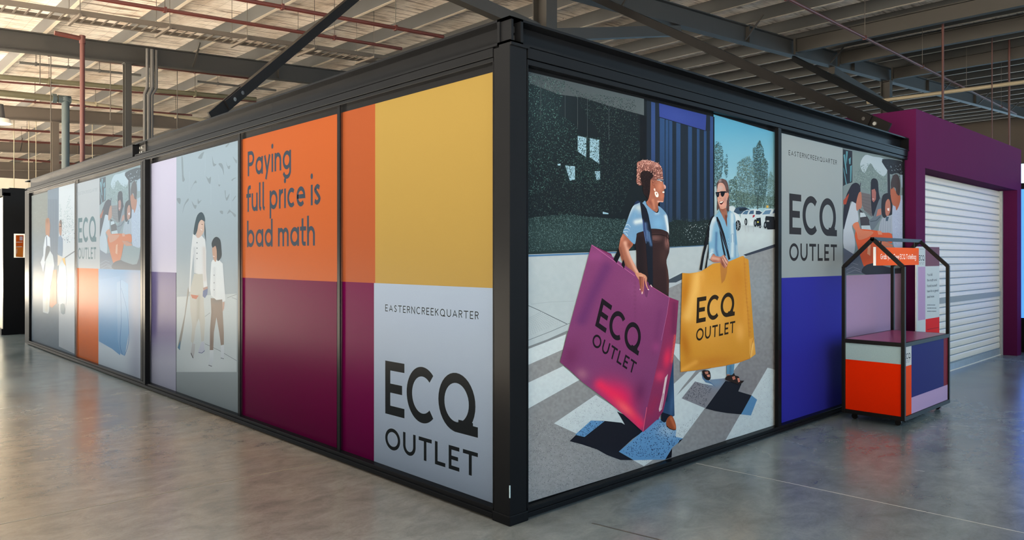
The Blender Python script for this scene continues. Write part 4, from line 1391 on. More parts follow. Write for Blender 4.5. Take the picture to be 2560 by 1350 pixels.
p.poly([(1479, 611.5), (1530, 641), (1580, 676), (1625, 715), (1673, 743.5), (1655, 860), (1632, 960), (1618, 1020), (1607.7, 1080), (1570, 1046), (1520, 1003), (1456, 955), (1428, 928), (1400, 905), (1420, 830), (1450, 720)], (116, 60, 106),
       [('l', [(1516, 668), (1480, 740), (1455, 800)], 16, (88, 46, 98), .75), ('l', [(1494, 640), (1484, 640)], 14, (134, 70, 122), .6), ('b', 1600, 730, 40, 26, 35, (128, 70, 116), .8), ('b', 1560, 850, 60, 60, 0, (120, 56, 104), .6), ('b', 1425, 890, 24, 40, 20, (98, 42, 82), .7),
        ('b', 1548, 990, 46, 30, 38, (206, 38, 92), .95), ('l', [(1500, 962), (1545, 995), (1600, 1060)], 13, (220, 44, 88), .9), ('b', 1562, 1020, 26, 9, 42, (232, 92, 104), .9), ('b', 1455, 935, 14, 12, 30, (150, 98, 124), .8), ('b', 1600, 980, 16, 30, 8, (96, 42, 84), .8), ('l', [(1650, 780), (1636, 880)], 8, (104, 50, 98), .6), ('b', 1640, 868, 10, 14, 0, (150, 66, 120), .6), ('l', [(1588, 700), (1588, 800)], 2, (104, 54, 96), .6), ('b', 1562, 735, 4, 5, 0, (96, 50, 96), .0)], step=6)
p.line('1195,608 1170,780 1110,1060', 1.0, (160, 96, 140), crop=D_)
p.line([(1617, 1018), (1607.7, 1079)], 1.2, (220, 96, 120))
p.line('376,50 600,212 830,378', 1.2, (170, 100, 150), crop=D_)
p.line('990,480 1195,606', 1.0, (176, 96, 142), crop=D_)
p.poly('690,880 770,900 772,1040 740,1200 700,1180 680,1060', (102, 54, 96), smooth=3, crop=C_)
p.build('bag_body', M_PRINT_R, bag)
p = Print(s)
q = lambda a, b, c=D_: (c[0] + a / c[2], c[1] + b / c[2])
logo(p, q(412, 905), q(866, 1221), q(484, 612), (1478, 862), (1585, 936), (1486.5, 831), (30, 26, 32), square=False)
p.build('bag_lettering', M_PRINT_R, bag)
p = Print(s)
p.poly('605,205 660,85 680,160 640,245', (22, 24, 28), crop=D_)
p.poly('690,262 712,205 728,260 718,305', (22, 24, 28), crop=D_)
p.build('bag_handle', M_PRINT_R, bag)
# shoulder strap, then the hand again on top of the bag edge
p = Print(s)
p.poly('450,195 500,120 545,95 600,120 620,140 580,140 540,160 490,180', (34, 48, 78), crop=B)
p.poly('590,140 630,140 680,190 730,270 770,400 800,560 830,720 850,900 858,1060 860,1500 866,1900 768,1830 740,1400 715,1050 690,880 660,720 650,560 625,400 610,280', (28, 32, 42),
       [('l', [(1614, 560), (1618, 600)], 4, (66, 92, 136), .8), ('l', [(1620, 580), (1628, 612)], 3, (72, 104, 148), .8), ('l', [(1607, 550), (1612, 600)], 1.6, (60, 86, 150), .7)], crop=B, step=2.6)
for q_ in ('700,560 740,900', '745,720 765,960', '790,760 800,980', '680,760 720,1000'):
    p.line(q_, .8, (96, 124, 164), crop=B)
p.build('strap', M_PRINT_R, w1)
p = Print(s)
p.poly('490,700 590,690 640,710 700,740 735,790 732,845 690,850 640,790 590,780 580,850 540,800', (186, 132, 108), [('b', 1606, 692, 5, 3, 30, (214, 170, 146), .8)], smooth=3, crop=C_, step=2)
for q_, c_ in (('585,770 585,860 600,960 600,1040 590,1050', (128, 74, 60)), ('615,770 622,880 625,1000 625,1100 640,1140', (150, 90, 74)), ('650,770 660,880 662,980 655,1060 645,1135', (170, 106, 90)), ('700,800 715,900 735,980 770,1050', (190, 132, 114))):
    p.line(q_, 4.2, c_, crop=C_, w2=2.2, smooth=4)
for q_ in ('638,1090 632,1140', '752,1040 782,1052', '590,1030 592,1055', '815,945 845,990'):
    p.line(q_, 1.9, (226, 204, 208), crop=C_)
for q_ in ('605,780 608,960', '640,790 642,990', '685,800 690,930'):
    p.line(q_, .9, (92, 50, 42), crop=C_, smooth=3)
p.build('hand', M_PRINT_R, w1)

# ---- second woman
w2 = thing('printed_person', r.location, 'woman', 'print')
for kk in ('label', 'category'):
    del w2[kk]
w2.parent = r
w2.location = (0, 0, 0)
w2['label'] = 'woman in pale blue shirt and dark sunglasses'
p = Print(s)
p.poly('490,1085 565,1075 555,1165 545,1200 488,1180', (84, 130, 162), [('l', [(1826, 915), (1826, 940)], 3, (60, 96, 128), .7)], crop=H_, step=3)
p.poly('492,1178 520,1180 520,1240 488,1235', (160, 112, 94), crop=H_)
p.poly('480,1210 500,1190 540,1185 560,1165 570,1190 605,1200 620,1240 660,1240 640,1262 610,1278 560,1262 500,1240 476,1232', (38, 32, 32), crop=H_)
p.poly('540,1205 565,1195 575,1225 550,1235', (170, 110, 94), crop=H_)
p.poly('590,1218 610,1215 618,1250 600,1258', (186, 120, 104), crop=H_)
p.build('foot', M_PRINT_R, w2)
p = Print(s)
p.poly('255,1145 290,1140 325,1150 335,1210 320,1235 285,1225 262,1190', (34, 30, 32), smooth=3, crop=H_)
p.poly('275,1155 310,1150 312,1175 285,1180', (170, 118, 100), crop=H_)
p.poly('295,1185 325,1180 328,1205 305,1205', (186, 128, 112), crop=H_)
p.build('foot', M_PRINT_R, w2)
p = Print(s)
# shirt
p.poly('330,250 380,100 420,20 450,0 540,-90 560,-130 640,-20 740,-20 790,-140 860,-100 920,-50 950,50 960,250 985,550 1010,830 1030,1010 860,1100 640,1110 500,1000 430,900 380,960 350,1040 315,1020 310,800 305,650 318,500', (112, 160, 190),
       [('l', [(1782, 550), (1776, 580), (1774, 600)], 5, (176, 196, 206), .9), ('b', 1785, 548, 5, 8, 0, (190, 204, 210), .9), ('l', [(1830, 535), (1832, 600), (1830, 640)], 4.5, (186, 204, 212), .9), ('l', [(1791, 582), (1790, 622), (1794, 640)], 3.2, (62, 98, 140), .85), ('l', [(1836, 560), (1840, 640)], 3, (86, 132, 168), .8), ('l', [(1780, 625), (1774, 645)], 4, (184, 204, 214), .8), ('b', 1815, 610, 8, 40, 0, (98, 150, 186), .6), ('l', [(1842, 615), (1843, 640)], 3, (166, 190, 202), .7), ('l', [(1801, 560), (1805, 600)], 3, (92, 142, 178), .6)], crop=G_, smooth=3, step=3)
for q_ in ('850,440 850,640', '905,440 915,640', '860,435 905,430'):
    p.line(q_, .9, (78, 118, 150), crop=G_)
for y in (560, 640, 720, 820):
    p.poly([(G_[0] + (785 + a) / G_[2], G_[1] + (y + b) / G_[2]) for a, b in ((-7, 0), (0, 8), (7, 0), (0, -8))], (196, 212, 222))
p.line('330,930 400,880 430,900', 1.3, (196, 212, 220), crop=G_)
p.build('shirt', M_PRINT_R, w2)
p = Print(s)
# neck, face
p.poly('560,870 640,890 735,860 745,960 760,1060 745,1130 750,1220 750,1330 730,1290 700,1180 650,1090 610,1000', (140, 94, 78), [('l', [(1815, 540), (1817, 560)], 3, (84, 50, 44), .9), ('b', 1806, 525, 5, 5, 0, (116, 72, 60), .7)], crop=F_, step=2)
p.poly('515,300 560,260 620,255 680,310 720,420 740,500 780,500 790,540 775,640 745,680 740,780 720,850 660,890 600,885 570,850 545,770 520,680 510,560', (188, 142, 126),
       [('b', 1801, 470, 8, 8, 0, (176, 164, 160), .9), ('b', 1806, 510, 8, 6, 0, (214, 164, 148), .7), ('b', 1813, 498, 3, 8, 0, (150, 122, 120), .7), ('b', 1800, 519, 5, 3, 0, (172, 118, 104), .5), ('b', 1819, 487, 2, 6, 0, (184, 116, 96), .7)], smooth=3, crop=F_, step=2)
p.poly('565,700 600,715 640,698 662,705 655,745 620,790 590,790 570,750', (60, 26, 28), smooth=3, crop=F_)
p.poly('568,715 610,716 645,700 648,722 615,742 580,745', (230, 224, 218), crop=F_)
p.line('575,770 610,792 645,760', 1.0, (190, 120, 110), crop=F_, smooth=3)
p.line('560,620 590,640 610,632', .8, (140, 92, 80), crop=F_, smooth=3)
p.line('665,640 690,700 670,740', .8, (160, 108, 94), crop=F_, smooth=3)
p.poly('742,650 768,655 766,706 746,700', (232, 198, 180), crop=F_)
# hair
p.poly('500,290 520,240 560,190 610,160 670,170 725,200 760,260 780,340 790,430 800,560 800,760 798,930 770,950 745,920 740,860 745,690 790,560 770,490 735,500 715,400 690,320 640,265 560,265 525,320 510,420', (74, 60, 60), [('b', 1800, 451, 4, 5, 0, (150, 138, 140), .8), ('l', [(1810, 450), (1818, 470)], 3, (104, 86, 84), .6)], smooth=3, crop=F_, step=2)
p.poly('515,690 545,780 570,860 545,890 515,930 505,880 512,780', (84, 64, 60), smooth=3, crop=F_)
# sunglasses
p.poly('470,485 560,480 600,465 715,462 740,500 700,500 680,560 655,595 625,598 598,560 590,500 560,505 560,560 545,600 515,610 495,570 485,520', (22, 24, 32), crop=F_)
p.poly('505,520 530,520 530,550 512,556', (56, 66, 80), crop=F_)
p.poly('560,505 592,500 598,560 575,570', (176, 132, 118), crop=F_)
p.build('head', M_PRINT_R, w2)
# yellow bag
bag2 = thing('printed_bag', r.location, 'bag', 'print')
for kk in ('label', 'category'):
    del bag2[kk]
bag2.parent = r
bag2.location = (0, 0, 0)
bag2['label'] = 'oversized yellow shopping bag with black logo'
p = Print(s)
p.poly('60,202 130,206 200,196 248,182 300,150 358,112 420,104 500,96 570,66 640,38 655,40 665,60 690,66 700,80 720,360 750,800 768,985 710,1030 600,1070 480,1096 200,1140 45,1158 42,900 48,650 56,400', (190, 136, 48),
       [('l', [(1745, 690), (1738, 730), (1720, 790)], 13, (222, 178, 96), .95), ('b', 1775, 780, 50, 60, 0, (212, 164, 80), .8), ('b', 1712, 730, 11, 46, 8, (172, 112, 30), .9), ('b', 1712, 860, 12, 40, -12, (164, 104, 32), .9), ('l', [(1752, 690), (1756, 730)], 5, (196, 142, 54), .6), ('b', 1842, 700, 18, 36, 0, (180, 120, 36), .85), ('l', [(1826, 680), (1850, 740), (1862, 800)], 10, (190, 132, 50), .55), ('b', 1850, 830, 10, 20, 0, (228, 176, 92), .6), ('b', 1780, 905, 60, 15, -6, (178, 116, 42), .8), ('l', [(1705, 925), (1740, 905)], 5, (216, 160, 72), .7), ('b', 1866, 780, 8, 60, 4, (206, 150, 60), .6), ('l', [(1862, 655), (1866, 740), (1876, 840)], 1.4, (170, 114, 44), .7), ('b', 1880, 870, 8, 24, 0, (196, 138, 54), .6)], crop=H_, step=5)
p.poly('425,110 500,96 490,200 470,270 440,306 432,240', (166, 114, 54), crop=H_)
p.line('655,44 668,300 690,560 705,820', .9, (168, 112, 42), crop=H_)
p.poly('705,842 752,822 768,985 712,1028', (206, 152, 66), [('l', [(1876, 890), (1882, 860)], 3, (232, 190, 110), .8)], crop=H_, step=3)
p.line('712,1028 728,900 752,824', 1.0, (150, 98, 38), crop=H_)
p.line('45,1156 200,1138 480,1094 710,1028', 1.4, (176, 116, 50), crop=H_)
p.build('bag_body', M_PRINT_R, bag2)
p = Print(s)
q = lambda a, b: (H_[0] + a / H_[2], H_[1] + b / H_[2])
logo(p, q(195, 688), q(566, 612), q(203, 440), q(192, 862), q(568, 776), q(196, 742), (42, 34, 24), square=False)
p.build('bag_lettering', M_PRINT_R, bag2)
p = Print(s)
p.poly('85,1300 145,1310 200,950 280,650 330,320 330,250 390,60 440,5 500,30 480,20 430,0 390,0 350,80 300,260 220,620 150,940', (26, 27, 32), crop=G_)
p.poly('215,1280 262,1240 300,900 318,640 300,760 250,1080', (26, 27, 32), crop=G_)
p.poly('490,20 520,20 580,140 680,420 760,740 830,1040 780,1060 720,800 640,560 560,300 500,120', (28, 28, 34), crop=G_)
p.poly('560,330 600,420 650,640 720,960 680,960 640,800 600,560', (34, 36, 44), crop=G_)
p.line('520,130 620,420 760,800', .8, (86, 110, 140), crop=G_)
p.build('bag_handle', M_PRINT_R, bag2)
p = Print(s)
p.poly('345,1030 390,950 430,915 480,960 560,980 610,975 650,940 690,950 740,1030 780,1090 770,1150 755,1195 720,1230 690,1265 640,1215 600,1150 575,1110 520,1120 420,1110 370,1070', (168, 112, 94),
   [('l', [(1782, 645), (1796, 648)], 4, (206, 160, 142), .8), ('l', [(1808, 642), (1816, 655)], 2.5, (214, 172, 156), .8), ('b', 1806, 660, 4, 7, -20, (110, 62, 52), .8), ('b', 1788, 653, 8, 3, 0, (136, 84, 70), .6)], smooth=3, crop=G_, step=2)
for q_ in ('600,1010 630,1120 690,1250', '640,980 690,1090 740,1190', '680,960 720,1030 765,1130'):
    p.line(q_, .9, (84, 44, 38), crop=G_, smooth=3)
for q_ in ('640,1040 690,1130 740,1215', '690,1010 740,1090 768,1150'):
    p.line(q_, 1.3, (214, 168, 152), crop=G_, smooth=3)
p.build('hand', M_PRINT_R, w2)

# --- white logo over blue, family photograph, lilac
r = panel('advertising_panel', 'Y', 2100, 1000, 'right-hand panel behind the cart: white logo over deep blue beside a family photograph')
s = Sheet('Y', REC, GAIN_R, 0.000018)
ZBL = onY(2030, 692, REC).z
p = Print(s); rectR(p, 1953.8, 2107, ZBL, ZT, (136, 150, 156)); p.build('white_field', M_PRINT_R, r)
p = Print(s); rectR(p, 1953.8, 2107, ZB, ZBL, (42, 44, 148)); p.build('blue_field', M_PRINT_R, r)
p = Print(s); rectR(p, 2107, 2255.5, ZB, ZBL, (158, 136, 172)); p.build('lilac_field', M_PRINT_R, r)
p = Print(s)
c = (1940, 320, 3.5514)
q = lambda a, b: (c[0] + a / c[2], c[1] + b / c[2])
text(p, 'EASTERN CREEK QUARTER'.replace(' ', ''), q(112, 240), q(540, 330), q(112, 196), INK, .125, .30)
p.build('small_lettering', M_PRINT_R, r)
p = Print(s)
logo(p, q(118, 942), q(541, 966), q(118, 580), q(118, 1181), q(541, 1181), q(118, 1022), (44, 44, 48))
p.build('logo_lettering', M_PRINT_R, r)
r7, s7 = r, s
# ------------------------------------------------------------------ purple shop front with roller shutter
M_PURP = mat('purple_render', (66, 16, 54), 0.8, spec=0.05, noise=0.03, nscale=3)
SX0, SX1, SY, SZ = onY(2290, 275, -.06).x, onY(2553, 382, -.06).x, -.06, 3.19
sh_l, sh_r = onY(2313, 700, SY).x, onY(2543, 700, SY).x
zl = onY(2313, 420, SY).z
shop = thing('shop_front', (SX0, SY, 0), 'purple rendered shop front standing right of the pavilion', 'shop front')
MB().box(SX0, sh_l, SY, 3.2, 0, SZ, M_PURP).build('pier', shop)
MB().box(sh_r, SX1, SY, 3.2, 0, SZ, M_PURP).build('pier', shop)
MB().box(sh_l, sh_r, SY, 3.2, zl, SZ, M_PURP).build('lintel', shop)
MB().box(sh_l, sh_r, .9, 3.2, 0, zl, M_PURP).build('rear_wall', shop)
YS = .17
M_SHUT = mat('white_shutter_slat', (178, 172, 160), 0.5, noise=0.02)
M_SHG = mat('shutter_groove', (96, 108, 116), 0.6)
M_ALU = mat('aluminium_bar', (150, 158, 162), 0.4, metal=0.5, noise=0.08, nscale=20)
shut = thing('roller_shutter', ((sh_l + sh_r) / 2, YS, 0), 'white slatted roller shutter pulled down in the purple shop front', 'roller shutter')
cu = MB()
nsl = 26
z0 = .10
hs = (zl - .004 - z0) / nsl
for i in range(nsl):
    za = z0 + i * hs
    cu.prism([(0, .010), (-.009, .018), (-.011, hs * .5), (-.009, hs - .014), (0, hs)], (sh_l + .01, YS, za), (sh_r - .01, YS, za), M_SHUT, (0, 1, 0))
cu.build('curtain', shut)
MB().box(sh_l + .01, sh_r - .01, YS, YS + .015, 0.001, zl - .004, M_SHG).build('groove_strip', shut)
zb = onY(2420, 742, YS).z
MB().box(sh_l + .02, sh_r - .02, YS - .024, YS - .002, zb - .045, zb + .03, mat('grey_bar', (118, 124, 128), 0.7, spec=0.1)).build('middle_bar', shut)
MB().box(sh_l + .01, sh_r - .01, YS - .026, YS + .01, 0.0, .012, M_SHUT).box(sh_l + .01, sh_r - .01, YS - .02, YS + .01, .012, .10, M_ALU).build('bottom_bar', shut)
MB().box(sh_r - .055, sh_r - .002, YS - .045, YS + .03, 0.001, zl - .004, M_ALU).build('guide_rail', shut)
MB().box(sh_l + .002, sh_l + .055, YS - .045, YS + .03, 0.001, zl - .004, M_ALU).build('guide_rail', shut)

# ------------------------------------------------------------------ second pavilion at the far left
M_CREAMW = mat('pale_window_graphic', (214, 208, 184), 0.25)
Y2 = 14.35
p2 = thing('display_pavilion', (0, Y2, 0), 'second black pavilion at the far left behind the long one', 'pavilion')
xe = onY(8, 660, Y2).x
m = MB()
m.box(xe, 5.5, Y2, Y2 + .06, 0, 2.78, M_FRAME)
m.build('end_wall', p2)
MB().box(xe - .02, xe + .12, Y2 + .0, Y2 + 6, 2.72, 2.86, M_FRAME).build('roof_beam', p2)
MB().box(xe + .1, 5.5, Y2 - .01, Y2 + .12, 2.78, 2.88, M_FRAME).build('roof_beam', p2)
MB().box(xe + .02, xe + .06, Y2 + .06, Y2 + 6, .12, 2.70, M_CREAMW).build('side_graphic', p2)
MB().box(xe - .02, xe + .08, Y2 + .06, Y2 + 6, 0, .12, M_FRAME).build('bottom_rail', p2)
# orange notice on its end wall
MO = Sheet('Y', Y2 - .03, GAIN_L)
r = thing('notice', onY(50, 645, Y2 - .03), 'small orange notice with a white edge fixed to the far black end wall', 'notice')
p = Print(MO)
nx0, nx1 = onY(38.5, 600, Y2 - .03).x, onY(60, 600, Y2 - .03).x
nz0, nz1 = onY(50, 644, Y2 - .03).z, onY(50, 587, Y2 - .03).z
MB().box(nx0 - .02, nx1 + .02, Y2 - .028, Y2 - .001, nz0 - .0, nz1 + .02, mat('white_acrylic', (225, 225, 220), 0.4)).build('holder', r)
p.poly([(39.5, 588), (59, 588), (58.5, 617), (39.5, 618)], (214, 92, 30))
p.poly([(39.5, 618), (58.5, 617), (57.5, 643), (39.5, 642)], (232, 128, 48))
p.line([(40, 605.5), (56, 605.5)], 1.6, (236, 214, 196))
p.line([(40, 617), (55, 616.6)], 1.6, (236, 214, 196))
p.line([(42.5, 622), (41.5, 634)], 1.2, (236, 224, 216))
p.poly([(49, 591), (56.5, 591), (56.5, 601), (49, 601)], (216, 190, 190))
p.build('print', M_PRINT_L, r)

# ------------------------------------------------------------------ pull-up banner behind the cart
YB = -.16
SB = Sheet('Y', YB, GAIN_R)
bx0, bx1, bxm = onY(2291, 700, YB).x, onY(2348.5, 700, YB).x, onY(2313.3, 700, YB).x
bt = onY(2300, 616.5, YB).z
r = thing('banner_stand', ((bx0 + bx1) / 2, YB, 0), 'tall printed banner behind the cart reading You did the math', 'banner')
MB().box(bx0, bx1, YB + .002, YB + .012, .06, bt, mat('banner_back', (200, 208, 212), 0.5)).build('back_sheet', r)
MB().box(bx0 - .02, bx1 + .02, YB - .07, YB + .07, 0, .06, M_ALU).build('base', r)
def zz(py, px=2320):
    return onY(px, py, YB).z
p = Print(SB)
rectR(p, 2291, 2348.5, .06, bt, (178, 192, 198)); p.build('white_ground', M_PRINT_R, r)
p = Print(SB); rectR(p, 2313.3, 2348.5, zz(665.5), bt, (104, 66, 82)); p.build('maroon_field', M_PRINT_R, r)
p = Print(SB); rectR(p, 2295, 2313.3, zz(800, 2304), zz(667, 2304), (162, 138, 178)); p.build('lilac_field', M_PRINT_R, r)
p = Print(SB); rectR(p, 2314, 2348.5, .2, zz(797), (196, 22, 22)); p.line([(2318, 824), (2347, 818.5)], 1.2, (110, 10, 14)); p.build('red_field', M_PRINT_R, r)
p = Print(SB)
c = (2280, 600, 5.4)
q = lambda a, b: (c[0] + a / c[2], c[1] + b / c[2])
text(p, 'ECQ', q(93, 278), q(167, 276), q(93, 205), (40, 46, 52), .15, .07)
text(p, 'OUTLET', q(93, 330), q(167, 330), q(93, 297), (110, 122, 130), .14, .2)
p.line([(2298.5, 622.5), (2311, 623)], .8, (120, 132, 138))
for ln, x1, yb_, yt in (('You did', 276, 486, 452), ('the math and', 336, 560, 528), ('found yourself', 338, 636, 602), ('here for a great', 356, 708, 676), ('deal more.', 302, 784, 752)):
    text(p, ln, q(204, yb_), q(x1, yb_), q(204, yt), (52, 60, 68), .14, .10)
for k_, x1 in enumerate((312, 328, 328)):
    yb_ = 884 + 42 * k_
    rr = random.Random(k_)
    x = 206
    while x < x1 - 6:
        wdt = rr.uniform(8, 20)
        p.line([q(x, yb_ - 6), q(min(x + wdt, x1), yb_ - 7)], 1.9, (84, 94, 102))
        x += wdt + 4
p.build('lettering', M_PRINT_R, r)

# ------------------------------------------------------------------ promotional cart
M_CART = mat('cart_black_tube', (13, 13, 14), 0.45, spec=0.15)
KX0, KX1, KY0, KY1 = 4.185, 5.40, -.635, -.115
cart = thing('promotional_cart', ((KX0 + KX1) / 2, (KY0 + KY1) / 2, 0), 'house-shaped promotional cart with coloured side panels and a maroon top', 'cart')
TZ, PZ, RZ = .745, 1.425, 1.675
t = .032
for x in (KX0, KX1):
    for y in (KY0, KY1):
        MB().box(x - t / 2, x + t / 2, y - t / 2, y + t / 2, .062, PZ, M_CART).build('upright', cart, bevel=.003)
ym = (KY0 + KY1) / 2
for x in (KX0, KX1):
    for y in (KY0, KY1):
        MB().bar((x, y, PZ - .005), (x, ym, RZ), t, t, M_CART, up=(1, 0, 0)).build('rafter', cart)
MB().bar((KX0 - t / 2, ym, RZ), (KX1 + t / 2, ym, RZ), t, t, M_CART).build('ridge_bar', cart)
for z in (.08, TZ - .012):
    for y in (KY0, KY1):
        MB().bar((KX0, y, z), (KX1, y, z), t * .95, t * 1.1, M_CART).build('rail', cart)
    for x in (KX0, KX1):
        MB().bar((x, KY0, z), (x, KY1, z), t * .95, t * 1.1, M_CART).build('rail', cart)
MB().box(KX0 + .01, KX1 - .01, KY0 + .01, KY1 - .01, TZ - .012, TZ + .006, mat('maroon_top', (128, 46, 84), 0.3, noise=0.05)).build('tabletop', cart)
MB().box(KX0 + .01, KX1 - .01, KY0 + .01, KY1 - .01, .07, .09, M_CART).build('bottom_board', cart)
for x in (KX0 + .08, KX1 - .08):
    for y in (KY0 + .07, KY1 - .07):
        ca = MB().box(x - .025, x + .025, y - .025, y + .025, .05, .066, M_CART).tube((x - .012, y, .028), (x + .012, y, .028), .028, M_CART, 14).build('castor', cart)
# side panels: left face (X) and front face (Y)
SPX = Sheet('X', KX0 - .002, GAIN_R)
MB().box(KX0, KX0 + .012, KY0 + t / 2, KY1 - t / 2, .095, TZ - .03, M_CART).build('left_board', cart)
ya, yb2 = KY0 + t / 2, KY1 - t / 2
def padX(sheet, y0, y1, za, zb, colr, nm, sh=None):
    p = Print(sheet)
    sheet.k += 1
    x = sheet.pos - sheet.k * sheet.step
    p._add([(x, y0, za), (x, y1, za), (x, y1, zb), (x, y0, zb)], [(0, 1, 2, 3)], [sheet.ink(colr)] * 4)
    return p.build(nm, M_PRINT_R, cart)
def padY(sheet, x0, x1, za, zb, colr, nm):
    p = Print(sheet)
    sheet.k += 1
    y = sheet.pos - sheet.k * sheet.step
    p._add([(x0, y, za), (x1, y, za), (x1, y, zb), (x0, y, zb)], [(0, 1, 2, 3)], [sheet.ink(colr)] * 4)
    return p.build(nm, M_PRINT_R, cart)
zmid = onX(2180, 904, KX0).z
padX(SPX, ya, yb2, zmid, TZ - .03, (150, 186, 200), 'pale_blue_panel')
padX(SPX, ya, yb2, .098, zmid, (214, 44, 8), 'orange_panel')
SPY = Sheet('Y', KY0 - .002, GAIN_R)
MB().box(KX0 + t / 2, KX1 - t / 2, KY0, KY0 + .012, .095, TZ - .03, M_CART).build('front_board', cart)
xa, xb_ = KX0 + t / 2, KX1 - t / 2
x1_ = onY(2278, 900, KY0).x
x2_ = onY(2358.5, 900, KY0).x
zl1 = onY(2270, 914, KY0).z
zl2 = onY(2278, 994, KY0).z
padY(SPY, xa, xa + .014, .098, TZ - .03, (214, 220, 222), 'white_edge')
padY(SPY, xa + .014, x1_, zl1, TZ - .03, (182, 190, 194), 'white_panel')
padY(SPY, xa + .014, x1_, .098, zl1, (214, 66, 14), 'orange_panel')
padY(SPY, x1_, x2_, zl2, TZ - .03, (34, 38, 104), 'blue_panel')
padY(SPY, x2_, xb_, zl2, TZ - .03, (112, 30, 48), 'red_panel')
padY(SPY, x1_, xb_, .098, zl2, (164, 144, 184), 'lilac_panel')
p = Print(SPY)
c = (2090, 800, 4.6548)
q = lambda a, b: (c[0] + a / c[2], c[1] + b / c[2])
text(p, 'ECQ', q(801, 460), q(866, 445), q(801, 394), (34, 40, 46), .16, .07)
text(p, 'OUTLET', q(801, 505), q(866, 492), q(801, 472), (110, 118, 126), .15, .2)
p.build('lettering', M_PRINT_R, cart)
# header sign under the ridge
HYS = ym - .012
hx0, hx1 = onY(2190, 640, HYS).x, onY(2297, 640, HYS).x
hz0, hz1 = onY(2190, 664, HYS).z, onY(2190, 617.5, HYS).z
MB().box(hx0 - .012, hx1, HYS + .001, HYS + .02, hz0, hz1, mat('white_sign_core', (215, 220, 222), 0.5)).build('sign_board', cart)
MB().tube((hx0 + .15, ym, hz1), (hx0 + .15, ym, RZ), .006, M_CART, 6).tube((hx1 - .1, ym, hz1), (hx1 - .1, ym, RZ), .006, M_CART, 6).build('sign_hanger', cart)
SH = Sheet('Y', HYS, GAIN_R)
padY(SH, hx0, hx1, hz0, hz1, (226, 88, 18), 'sign_face')
p = Print(SH)
c = (2060, 540, 2.368)
q = lambda a, b: (c[0] + a / c[2], c[1] + b / c[2])
text(p, 'Grab your Free ECQ ToteBag', q(334, 256), q(545, 260), q(334, 224), (240, 226, 216), .15, .10)
p.build('sign_lettering', M_PRINT_R, cart)

# ------------------------------------------------------------------ blue-lit screen past the right end of the shop front
sc = thing('lit_screen', (SX1 + .36, -.6, 0), 'blue lit screen just past the right end of the purple shop front', 'screen')
MB().box(SX1 + .36, SX1 + .42, -1.5, .1, 0, 2.7, M_CART).build('frame', sc)
MB().box(SX1 + .345, SX1 + .362, -1.45, .08, .55, 2.6, mat('blue_screen_light', (70, 130, 255), 0.4, emit=1.4)).build('display', sc)
